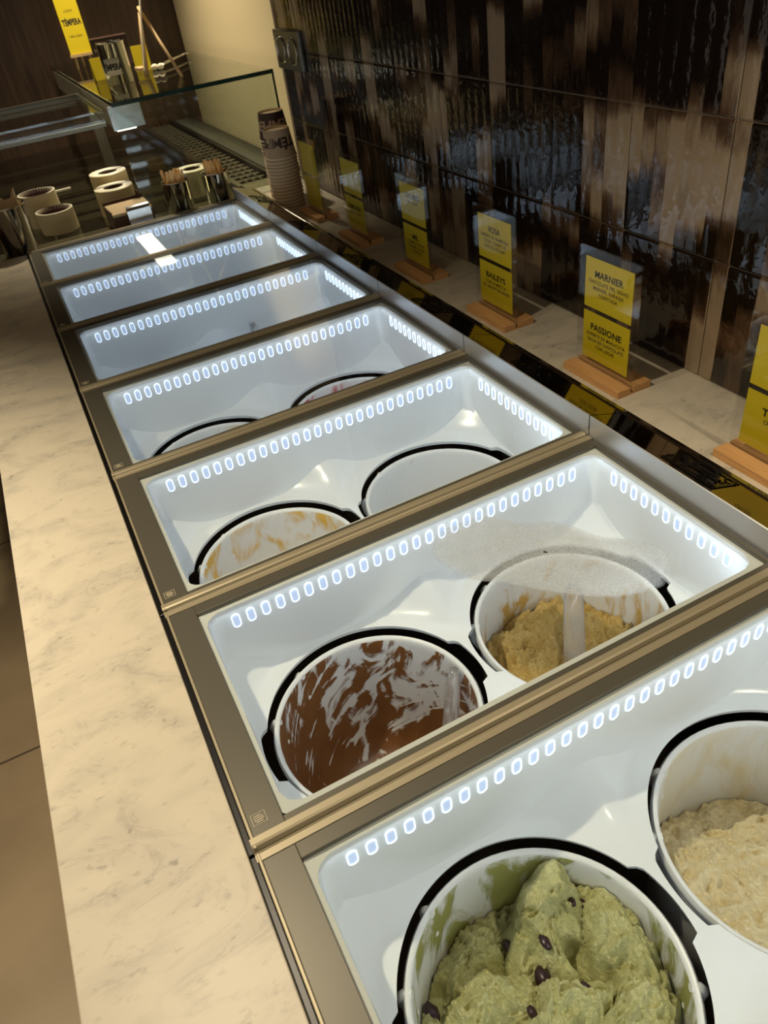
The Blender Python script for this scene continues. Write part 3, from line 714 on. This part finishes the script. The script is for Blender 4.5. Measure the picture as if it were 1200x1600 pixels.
# ------------------------------------------------------------------ flavour cards on the marble shelf
def card_stand(y0, y1, label, top, bottom):
    yc = (y0 + y1) / 2; L = 0.142
    t = thing('card_stand', (0.811, yc, ZM), label, 'sign', 'flavour cards in acrylic stands')
    mb = MB(); mb.box((-0.034, -L / 2, 0), (-0.0078, L / 2, 0.0125), bev=0.0006); mb.box((-0.0022, -L / 2, 0), (0.034, L / 2, 0.0125), bev=0.0006); mb.box((-0.0078, -L / 2, 0.0), (-0.0022, L / 2, 0.003))
    mb.build('wood_base', M['beech'], t)
    mb = MB(); mb.box((-0.0076, -0.0705, 0.0035), (-0.0060, 0.0705, 0.213)); mb.box((-0.0040, -0.0705, 0.0035), (-0.0024, 0.0705, 0.213)); mb.box((-0.0060, -0.0705, 0.2115), (-0.0040, 0.0705, 0.213))
    mb.build('acrylic_sleeve', M['acrylic'], t)
    Rm = (PI / 2, 0, -PI / 2)
    for zc, (head, lines) in ((0.1560, top), (0.0655, bottom)):
        c = MB().box((-0.0053, -0.0560, zc - 0.0415), (-0.0047, 0.0560, zc + 0.0415)).build('yellow_card', M['yellow'], t)
        if head:
            wd = min(0.075, 0.0095 * len(head))
            link('lettering', text_mesh('lettering', [head], 0.0155, M['ink'], 0.0004, 1.0, width=wd), c, (-0.0055, 0, zc + 0.012), Rm)
        if lines:
            link('lettering', text_mesh('lettering', lines, 0.0088, M['ink_brown'], 0.00016, 1.12, 1.12, width=min(0.094, 0.0052 * max(len(q) for q in lines))), c, (-0.0055, 0, zc + 0.0005), Rm)
    return t
card_stand(0.421, 0.563, 'yellow cards reading MARNIER and PASSIONE on a beech base', ('MARNIER', ['CHOCOLATE 70%, GRAND', 'MARNIER, NARANJA', 'CONFITADA']), ('PASSIONE', ['SORBETE DE MARACUYA', 'SALSA DE CHOCOLATE', 'CON LECHE']))
card_stand(0.745, 0.887, 'yellow cards reading ROSA and BAILEYS on a beech base', ('ROSA', ['SORBETE DE FRAMBUESA', 'Y ROSA. CONFITI DE', 'CHOCOLATE RUBY']), ('BAILEYS', ['CON LA MEZCLA', 'DEL BAILEYS IRLANDES']))
card_stand(0.079, 0.221, 'yellow cards cut by the right edge of the picture, lower heading starting with T', ('', ['']), ('TOFFEE', ['CHOCOLATE', 'CACAO']))
card_stand(1.074, 1.216, 'yellow cards with a bright reflection across the upper one, third stand from the cups', ('COOKIES', ['CON LECHE']), ('MIL', ['CREMA DE LECHE', 'CON MIEL Y NUEZ', 'TOSTADA']))
card_stand(1.405, 1.547, 'yellow cards on beech, second stand from the cups', ('', ['']), ('RUM RAISIN', ['CREMA CON PASAS']))
card_stand(1.700, 1.842, 'yellow card stand closest to the stacked paper cups', ('', ['']), ('', ['']))

# ------------------------------------------------------------------ stacked paper cups
def cup_mesh(body, rimm):
    # upside down: open wide rim at z=0, narrow recessed base on top
    prof = [(0.0455, 0.0), (0.0485, 0.0), (0.0495, 0.0022), (0.0485, 0.0042), (0.0470, 0.0045), (0.0385, 0.076), (0.0380, 0.0775), (0.0366, 0.0775), (0.0362, 0.0715), (0.0, 0.0715)]
    return MB().lathe(prof, 40, mis=[1, 1, 1, 1, 0, 0, 0, 1, 1]).mesh('cup', [body, rimm], merge=True, sharp=50)
def wrap_text(s, size, material, z, upside=True, width=0.10, h=None, r_of=lambda z: 0.047 - (z - 0.0045) * 0.119, a0=0):
    me = text_mesh('lettering', [s], size, material, 0.0012, 1.0, width=width)
    bm = bmesh.new(); bm.from_mesh(me); bmesh.ops.triangulate(bm, faces=bm.faces)
    for _ in range(2):
        es = [e for e in bm.edges if e.calc_length() > 0.006]
        if es: bmesh.ops.subdivide_edges(bm, edges=es, cuts=1); bmesh.ops.triangulate(bm, faces=bm.faces)
    for v in bm.verts:
        x, y = v.co.x, v.co.y
        if upside: x, y = -x, -y
        zz = z + y; r = r_of(zz) + 0.0004; a = a0 + x / 0.042
        v.co = Vector((r * math.cos(a), r * math.sin(a), zz))
    bm.to_mesh(me); bm.free(); return me
rim_m = mat('cup_rim', (214, 192, 156), 0.6)
def cup_stack(cx, cy, n, step, body, ink, label_top, label_rest, group, ang, spacing_top=0.0):
    me = cup_mesh(body, rim_m)
    for i in range(n):
        jx, jy = (random.uniform(-0.0008, 0.0008), random.uniform(-0.0008, 0.0008))
        o = link('paper_cup', me, None, (cx + jx, cy + jy, ZM + i * step), (0, 0, 0))
        tag(o, label_top if i == n - 1 else label_rest, 'cup', group)
        if i == n - 1:
            tm_ = wrap_text('TÉMPERA', 0.036, ink, 0.056, True, 0.165, a0=ang); link('lettering', tm_, o)
random.seed(5)
cup_stack(0.782, 1.935, 16, 0.0096, M['cup_tan'], M['ink_brown'], 'upside-down tan paper cup with dark TÉMPERA lettering atop the front stack', 'tan paper cup nested in the front stack by the tiles', 'tan cups in the front stack', math.radians(-146))
cup_stack(0.812, 2.045, 19, 0.0096, M['cup_brown'], M['tan_ink'], 'upside-down dark brown cup with tan TÉMPERA lettering atop the rear stack', 'dark paper cup nested in the rear stack behind the tan cups', 'dark cups in the rear stack', math.radians(-122))

# wall sockets
ws = thing('wall_socket', (XW - 0.001, 2.085, ZM + 0.39), 'grey double power socket at the end of the tiled wall', 'socket')
gm = mat('socket_grey', (120, 122, 118), 0.3, 0.8)
MB().box((-0.012, -0.112, -0.052), (0.0, 0.098, 0.052), bev=0.003).build('plate', gm, ws)
for yy in (-0.052, 0.044):
    n_ = MB().lathe([(0.036, 0.0), (0.038, 0.003), (0.034, 0.004), (0.031, -0.004), (0.030, -0.016), (0.0, -0.016)], 32)
    n_.xf(Matrix.Rotation(-PI / 2, 4, 'Y')); s_ = n_.build('socket_cup', M['chrome'], ws, (-0.0125, yy, 0.0))
    for d in (-0.0095, 0.0095): MB().lathe([(0.0, 0.0), (0.0026, 0.0), (0.0026, 0.002), (0.0, 0.002)], 10).xf(Matrix.Rotation(-PI / 2, 4, 'Y')).build('pin_hole', M['black'], s_, (0.0135, d, 0))

# ------------------------------------------------------------------ display case beyond the lids
dc = thing('display_case', (0.38, 2.9, ZD), 'steel display case with glass deck beyond the freezer lids', 'display case')
def dpart(name, a, b, m, bev=0.0):
    off = Vector((0.38, 2.9, ZD)); return MB().box(tuple(Vector(a) - off), tuple(Vector(b) - off), bev=bev).build(name, m, dc)
dpart('front_ledge', (-0.14, 2.166, ZD - 0.04), (0.745, 2.30, ZD), mat('olive_steel', (126, 122, 100), 0.25, 0.7), 0.001)
dpart('corner_plate', (0.745, 2.237, ZD - 0.04), (1.045, 2.33, ZM - 0.001), mat('olive_plate', (150, 146, 122), 0.25, 0.5), 0.001)
dpart('base_front', (-0.14, 2.167, ZF), (-0.12, 3.93, ZD - 0.041), M['steel_dark'])
dpart('base_tray', (-0.12, 2.30, -0.15), (1.045, 3.94, -0.13), mat('tray_satin', (118, 112, 96), 0.45, 0.3))
dpart('deck_glass', (-0.14, 2.30, ZD - 0.006), (0.735, 3.93, ZD), glassmat('deck_glass_m', (225, 226, 218), 1.0))
for y in (2.62, 2.92, 3.22, 3.42, 3.64): dpart('cross_rail', (-0.14, y - 0.012, -0.04), (0.735, y + 0.012, ZD - 0.007), M['steel'] if y in (3.42, 3.64) else M['steel_dark'], 0.001)
for i, (x0, x1) in enumerate(((-0.13, 0.10), (0.11, 0.285), (0.30, 0.50), (0.51, 0.73))): dpart('tray_pan', (x0, 2.32, -0.13), (x1, 2.60, -0.055), mat('pan_dark', (84, 82, 76), 0.3, 0.4) if 'pan_dark' not in bpy.data.materials else bpy.data.materials['pan_dark'], 0.004)
dpart('side_channel', (0.735, 2.335, -0.06), (0.755, 3.93, ZD + 0.012), M['steel'], 0.001)
vent = dpart('vent_bed', (0.755, 2.335, -0.06), (1.045, 3.93, -0.045), M['black'])
for i in range(26):
    y = 2.36 + i * 0.06; dpart('vent_slat', (0.76, y, -0.045), (0.865, y + 0.028, ZD + 0.004), M['steel_dark'])
for x in (0.785, 0.812, 0.839): dpart('vent_bar', (x - 0.002, 2.345, ZD + 0.004), (x + 0.002, 3.92, ZD + 0.007), M['steel_dark'])
dpart('vent_rail', (0.872, 2.345, -0.045), (0.885, 3.92, ZD + 0.016), M['black'], 0.001)
dpart('side_panel', (0.90, 2.345, -0.045), (0.99, 3.92, ZD + 0.01), mat('grey_panel', (64, 62, 56), 0.5), 0.002)
dpart('marker_strip', (0.10, 3.00, ZD), (0.24, 3.012, ZD + 0.004), M['white_paper'])

gb = thing('glass_case', (0.66, 3.1, ZD), 'clear glass box shelf with dark green edges holding easels and a steel can', 'glass case')
GO = Vector((0.66, 3.1, ZD)); GZ = 0.315
def gpart(name, a, b, m, bev=0.0, parent=None): return MB().box(tuple(Vector(a) - GO), tuple(Vector(b) - GO), bev=bev).build(name, m, parent or gb)
tp = gpart('top_pane', (0.402, 2.345, GZ - 0.010), (0.938, 3.92, GZ), M['vglass'])
fp = gpart('front_pane', (0.402, 2.335, ZD + 0.002), (0.938, 2.345, GZ), M['vglass'])
gpart('side_pane', (0.930, 2.347, ZD + 0.015), (0.938, 3.92, GZ - 0.011), M['vglass'])
gpart('front_edge', (0.400, 2.333, GZ - 0.012), (0.940, 2.3345, GZ + 0.0005), M['green_edge'])
gpart('side_edge', (0.9385, 2.333, ZD + 0.002), (0.942, 2.346, GZ), M['green_edge'])
gpart('left_edge', (0.3995, 2.336, GZ - 0.011), (0.4015, 3.92, GZ + 0.0005), M['green_edge'])
gpart('lower_rail', (0.404, 2.42, 0.226), (0.424, 3.92, 0.300), mat('pale_rail', (190, 184, 160), 0.4), 0.002)
gpart('bracket', (0.395, 2.418, 0.225), (0.50, 2.421, 0.296), M['steel'], 0.0005)
gpart('support_post', (0.404, 3.05, ZD + 0.001), (0.444, 3.06, 0.225), M['steel_dark'])

sg = thing('glass_shelf', (0.12, 2.75, 0.28), 'low glass shelf with steel front strip at the left edge', 'glass shelf')
SO = Vector((0.12, 2.75, 0.28))
def spart(name, a, b, m, bev=0.0): return MB().box(tuple(Vector(a) - SO), tuple(Vector(b) - SO), bev=bev).build(name, m, sg)
spart('shelf_pane', (-0.55, 2.48, 0.276), (0.392, 3.04, 0.283), glassmat('shelf_glass', (250, 252, 250), 0.45))
spart('front_pane', (-0.55, 2.474, 0.240), (0.392, 2.479, 0.283), M['vglass'])
spart('front_strip', (-0.55, 2.53, 0.228), (0.392, 2.545, 0.240), M['steel_dark'], 0.001)
spart('back_strip', (-0.55, 3.04, 0.262), (0.392, 3.055, 0.283), M['steel_dark'], 0.001)
spart('rear_strip', (-0.55, 3.22, 0.225), (0.392, 3.235, 0.238), M['steel_dark'], 0.001)

# --- things on the glass box
def easel(loc, rz, label, w_, h_, txt=None):
    t = thing('table_easel', loc, label, 'easel', None, (0, 0, rz)); lean = math.radians(-9)
    z0 = 0.055
    mb = MB()
    MB().box((-w_ * 0.5, -0.020, z0 - 0.010), (w_ * 0.5, 0.004, z0)).build('ledge', M['pale_wood'], t)
    for s in (-1, 1): MB().tube([(s * w_ * 0.34, -0.012, 0.0), (s * w_ * 0.30, 0.0, z0), (s * w_ * 0.08, h_ * 0.13, z0 + h_ * 0.85)], 0.005, 6).build('leg', M['pale_wood'], t)
    MB().tube([(0, h_ * 0.42, 0.0), (0, h_ * 0.15, z0 + h_ * 0.85)], 0.005, 6).build('back_leg', M['pale_wood'], t)
    c = MB().box((-w_ * 0.46, -0.003, 0), (w_ * 0.46, 0.001, h_)).build('card', [M['yellow']], t, (0, -0.008, z0), (lean, 0, 0))
    if txt:
        for s, sz, yy, wd, bo in txt: link('lettering', text_mesh('lettering', [s], sz, M['ink'], bo, 1.0, width=wd), c, (0, -0.0034, yy), (PI / 2, 0, 0))
    return t
easel((0.512, 3.56, GZ), math.radians(-4), 'small pale wooden easel with a tall yellow TÉMPERA card', 0.098, 0.205, [('LOVED BY', 0.012, 0.150, 0.036, 0.0), ('TÉMPERA', 0.030, 0.104, 0.078, 0.0012), ('Y ERES UN GENIO', 0.011, 0.060, 0.056, 0.0)])
t = thing('table_easel', (0.655, 2.86, GZ), 'wooden easel turned sideways showing its A-shaped legs', 'easel')
MB().box((-0.004, -0.05, 0.020), (0.0, 0.05, 0.235)).build('card', M['white_paper'], t, (-0.034, -0.01, 0.0), (0, math.radians(14), math.radians(-10)))
MB().tube([(-0.03, 0.0, 0.0), (0.012, 0.01, 0.19)], 0.006, 6).build('leg', M['pale_wood'], t)
MB().tube([(-0.015, 0.035, 0.0), (0.012, 0.012, 0.19)], 0.006, 6).build('leg', M['pale_wood'], t)
MB().tube([(0.052, -0.22, 0.0), (0.012, 0.012, 0.205)], 0.006, 6).build('back_leg', M['pale_wood'], t)
MB().box((-0.055, -0.03, 0.018), (-0.028, 0.045, 0.028)).build('ledge', M['pale_wood'], t)

def tin(name, loc, r, h, label, cat, group=None, flare=0.0):
    t = thing(name, loc, label, cat, group)
    MB().lathe([(0.0, 0.0), (r - 0.001, 0.0), (r, 0.001), (r + flare, h - 0.003), (r + flare + 0.0018, h - 0.001), (r + flare + 0.0015, h + 0.001), (r + flare - 0.001, h), (r + flare - 0.0018, h - 0.004), (r - 0.002, 0.004), (0.0, 0.004)], 48).build('body', M['chrome'], t, sharp=50)
    return t
can = tin('steel_can', (0.52, 2.79, GZ), 0.048, 0.125, 'tall steel can with a white lettered label on the glass shelf', 'can')
def curved_label(r, a0, a1, z0, z1, m):
    mb = MB(); n = 12
    for i in range(n + 1):
        a = a0 + (a1 - a0) * i / n
        for rr_, z in ((r, z0), (r, z1), (r + 0.0005, z1), (r + 0.0005, z0)): mb.v.append((rr_ * math.cos(a), rr_ * math.sin(a), z))
    for i in range(n):
        for j in range(4): mb.face((i * 4 + j, i * 4 + (j + 1) % 4, (i + 1) * 4 + (j + 1) % 4, (i + 1) * 4 + j), 0, True)
    mb.face((0, 1, 2, 3)); mb.face([n * 4 + j for j in range(4)]); return mb
lb = curved_label(0.0482, math.radians(-150), math.radians(-82), 0.030, 0.080, M['white_paper']).build('paper_label', M['white_paper'], can)
link('lettering', wrap_text('TÉMPERA', 0.026, M['ink'], 0.046, False, 0.062, r_of=lambda z: 0.0488, a0=math.radians(-118)), lb)
# knives of foil standing in the can
for i, (dx, dy, a) in enumerate(((-0.012, 0.0, 0.10), (0.010, 0.012, -0.08), (0.016, -0.012, 0.2))):
    tag(MB().box((-0.008, -0.001, 0), (0.008, 0.001, 0.118)).build('foil_stick', M['chrome'], None, (0.52 + dx, 2.79 + dy, GZ + 0.012), (a * 0.5, a * 0.5, a * 4)), 'crumpled foil packet poking out of the steel can', 'packet', 'foil packets in the can')
bx = thing('carton', (0.615, 3.42, GZ), 'dark brown printed carton behind the steel can', 'box', None, (0, 0, math.radians(-6)))
MB().box((-0.075, -0.04, 0), (0.075, 0.06, 0.105), bev=0.001).build('body', mat('carton_brown', (58, 38, 32), 0.5), bx)
MB().box((-0.074, -0.05, 0.105), (0.074, 0.0, 0.1065)).build('flap', mat('carton_flap', (84, 62, 52), 0.5), bx)
link('lettering', text_mesh('lettering', ['CREMA DE AVELLANAS', 'Y CHOCOLATE CON LECHE'], 0.017, M['white_paper'], 0.0005, 1.0, width=0.115), bx, (-0.010, -0.0405, 0.080), (PI / 2, 0, 0))
yc = thing('price_card', (0.492, 3.0, GZ), 'small yellow folded price card left of the steel can', 'card', None, (0, 0, math.radians(10)))
MB().box((-0.027, 0.0, 0.0), (0.027, 0.001, 0.072)).build('front_leaf', M['yellow'], yc, (0, 0, 0.0), (math.radians(-12), 0, 0))
MB().box((-0.027, 0.0, 0.0), (0.027, 0.001, 0.072)).build('back_leaf', M['yellow'], yc, (0, 0.031, 0.0), (math.radians(12), 0, 0))
link('lettering', text_mesh('lettering', ['CREMA', 'Y CHOC'], 0.016, M['ink'], 0.0005, 1.0, width=0.042), yc.children[0], (0, -0.0006, 0.05), (PI / 2, 0, 0))
y2 = thing('price_card', (0.655, 3.02, GZ), 'yellow price card standing behind the sideways easel', 'card', None, (0, 0, math.radians(-14)))
MB().box((-0.03, 0.0, 0.0), (0.03, 0.001, 0.085)).build('front_leaf', M['yellow'], y2, (0, 0, 0), (math.radians(-14), 0, 0))
MB().box((-0.03, 0.0, 0.0), (0.03, 0.001, 0.085)).build('back_leaf', M['yellow'], y2, (0, 0.042, 0), (math.radians(14), 0, 0))
tg = thing('serving_tongs', (0.70, 2.95, GZ + 0.012), 'thin wire tongs with two cream tips on the glass box', 'tongs', None, (0, 0, math.radians(52)))
for s in (-1, 1):
    MB().tube([(0.0, s * 0.012, 0), (0.16, s * 0.007, 0.004), (0.25, s * 0.004, 0.004)], 0.0022, 8).build('arm', M['chrome'], tg)
    MB().tube([(-0.030, s * 0.013, 0), (-0.026, s * 0.013, 0), (-0.012, s * 0.013, 0), (0.002, s * 0.012, 0), (0.008, s * 0.012, 0)], [0.003, 0.008, 0.0105, 0.008, 0.003], 12).build('tip', M['white_paper'], tg)
MB().lathe([(0.011, -0.002), (0.014, -0.002), (0.014, 0.002), (0.011, 0.002)], 20, closed=True).build('ring', M['chrome'], tg, (0.262, 0, 0.004))

# --- things standing on the ledge and deck
def spoon_mesh():
    mb = MB(); out = []
    for i in range(9):
        a = PI * i / 8; out.append((0.0056 * math.cos(a), 0.086 + 0.008 * math.sin(a)))
    pl = [(0.0045, 0.0)] + [(0.0045, 0.06)] + out + [(-0.0045, 0.06), (-0.0045, 0.0)]
    mb.prism(pl, -0.0007, 0.0007); mb.xf(Matrix.Rotation(PI / 2, 4, 'X')); return mb.mesh('wooden_spoon', M['spoonwood'])
spm = spoon_mesh()
for (cx, cy, lab, g, seed) in ((0.505, 2.222, 'steel tin of wooden spoons nearer to the kraft box', 'wooden spoons in the left tin', 21), (0.637, 2.214, 'steel tin of wooden spoons beside the rear rail', 'wooden spoons in the right tin', 22)):
    tin('spoon_tin', (cx, cy, ZD), 0.043, 0.104, lab, 'tin', 'steel spoon tins')
    random.seed(seed); lab2 = 'flat wooden spoon standing in the tin ' + ('nearer to the kraft box' if seed == 21 else 'beside the rear rail')
    for i in range(34):
        a = random.uniform(0, 2 * PI); r = 0.045 * math.sqrt(random.random())
        o = link('wooden_spoon', spm, None, (cx + r * 0.62 * math.cos(a), cy + r * 0.62 * math.sin(a), ZD + 0.026 + random.uniform(0, 0.022)), (random.uniform(-0.05, 0.05) + 0.07 * math.sin(-a), 0.07 * math.cos(a), random.uniform(0, PI)))
        tag(o, lab2, 'spoon', g)

pail = tin('steel_pail', (-0.012, 2.225, ZD), 0.050, 0.150, 'round steel pail at the left corner holding kraft paper', 'pail', None, 0.010)
MB().tube([(0.020, -0.062, 0.128), (0.024, -0.067, 0.120), (0.024, -0.067, 0.05)], 0.0016, 6).build('handle', M['steel_dark'], pail)
kp = MB(); 
for i in range(9):
    a = -2.6 + i * 0.42; kp.v += [(0.046 * math.cos(a) * 0.9, 0.046 * math.sin(a) * 0.9, 0.01), (0.052 * math.cos(a), 0.052 * math.sin(a), 0.165 + 0.02 * math.sin(i * 1.3))]
    kp.v += [(0.044 * math.cos(a) * 0.9, 0.044 * math.sin(a) * 0.9, 0.01), (0.0505 * math.cos(a), 0.0505 * math.sin(a), 0.165 + 0.02 * math.sin(i * 1.3))]
for i in range(8):
    a, b = i * 4, i * 4 + 4
    kp.face((a, b, b + 1, a + 1)); kp.face((a + 2, a + 3, b + 3, b + 2)); kp.face((a + 1, b + 1, b + 3, a + 3))
tag(kp.build('kraft_wrap', M['kraft'], None, (-0.018, 2.228, ZD + 0.006), (0, 0, 2.2)), 'sheet of kraft paper rolled inside the steel pail', 'paper')
tag(MB().box((-0.17, 2.175, ZD + 0.0), (-0.085, 2.24, ZD + 0.05), bev=0.002).build('dark_box', M['kraft_dark']), 'small dark box beside the steel pail at the left edge', 'box')

def ring_roll(loc, r, h, label, slit_a, body=M['cream_paper'], top=M['white_paper']):
    t = thing('paper_roll', loc, label, 'paper roll', 'round paper lids and rolls')
    MB().lathe([(0.0, 0.0), (r, 0.0), (r, h * 0.55), (r + 0.0006, h * 0.56), (r + 0.0006, h - 0.001), (r - 0.001, h), (r * 0.55, h), (r * 0.52, h - 0.002), (r * 0.5, 0.012), (0.0, 0.012)], 48, mis=[0, 0, 0, 0, 0, 1, 1, 2, 2]).build('body', [body, top, M['kraft_dark']], t, sharp=40)
    MB().box((r * 0.5, -0.0035, h - 0.0003), (r * 0.98, 0.0035, h + 0.0004)).build('slit', M['black'], t, (0, 0, 0), (0, 0, slit_a))
    return t
ring_roll((0.338, 2.445, ZD), 0.064, 0.085, 'slit-topped paper roll just behind the kraft box', 0.35)
ring_roll((0.352, 2.60, ZD), 0.064, 0.104, 'taller slit-topped paper roll at the back of the pair', 0.35)
ring_roll((0.612, 2.43, ZD), 0.060, 0.085, 'slit-topped paper roll between and behind the spoon tins', 0.5)
def open_tub(loc, r, h, label, tilt=0):
    t = thing('paper_tub', loc, label, 'paper tub', 'open round paper tubs', (tilt, 0, 0))
    MB().lathe([(0.0, 0.0), (r * 0.97, 0.0), (r, 0.002), (r, h), (r - 0.006, h + 0.0006), (r - 0.007, h - 0.002), (r - 0.008, 0.02), (0.0, 0.02)], 48, mis=[0, 0, 0, 1, 2, 2, 2]).build('body', [M['cream_paper'], M['white_paper'], M['mauve']], t, sharp=40)
    for i in range(36):
        a = 2 * PI * i / 36; MB().box((r - 0.012, -0.0012, h - 0.010), (r - 0.0072, 0.0012, h - 0.001)).build('tooth', M['white_paper'], t, (0, 0, 0), (0, 0, a))
    return t
open_tub((0.098, 2.535, ZD), 0.062, 0.105, 'open cream paper tub with mauve inside, rear of the left pair')
open_tub((0.128, 2.405, ZD), 0.060, 0.068, 'open cream paper tub with mauve inside, behind the steel pail')

kb = thing('kraft_box', (0.342, 2.265, ZD), 'open kraft napkin box with a grey metal clip over its front', 'box', None, (0, 0, math.radians(3)))
for a, b in (((-0.066, -0.055, 0), (0.066, -0.052, 0.045)), ((-0.066, 0.052, 0), (0.066, 0.055, 0.07)), ((-0.066, -0.052, 0), (-0.063, 0.052, 0.06)), ((0.063, -0.052, 0), (0.066, 0.052, 0.06))): MB().box(a, b).build('side_wall', M['kraft_dark'], kb)
MB().box((-0.064, -0.058, 0.048), (0.064, 0.040, 0.056)).build('napkin_stack', M['kraft'], kb, (0, 0, 0.004), (math.radians(6), 0, 0))
MB().box((0.050, 0.03, 0.06), (0.053, 0.07, 0.085)).build('flap', M['kraft_dark'], kb)
cl = MB(); pr = [(-0.046, 0.064), (-0.060, 0.062), (-0.066, 0.054), (-0.0675, 0.010), (-0.0655, 0.010), (-0.064, 0.053), (-0.059, 0.0595), (-0.046, 0.0615)]; k = len(pr)
cl.v += [(-0.018, y, z) for y, z in pr] + [(0.058, y, z) for y, z in pr]
for j in range(k): cl.face((j, (j + 1) % k, k + (j + 1) % k, k + j), 0, False)
cl.face(range(k)); cl.face(range(k, 2 * k)); cl.build('metal_clip', M['steel'], kb)

gpart('light_strip', (0.408, 2.43, 0.2205), (0.470, 2.86, 0.2245), M['lamp_glow'])
gpart('strip_cover', (0.404, 2.425, 0.2247), (0.474, 2.87, 0.2259), M['steel_dark'])
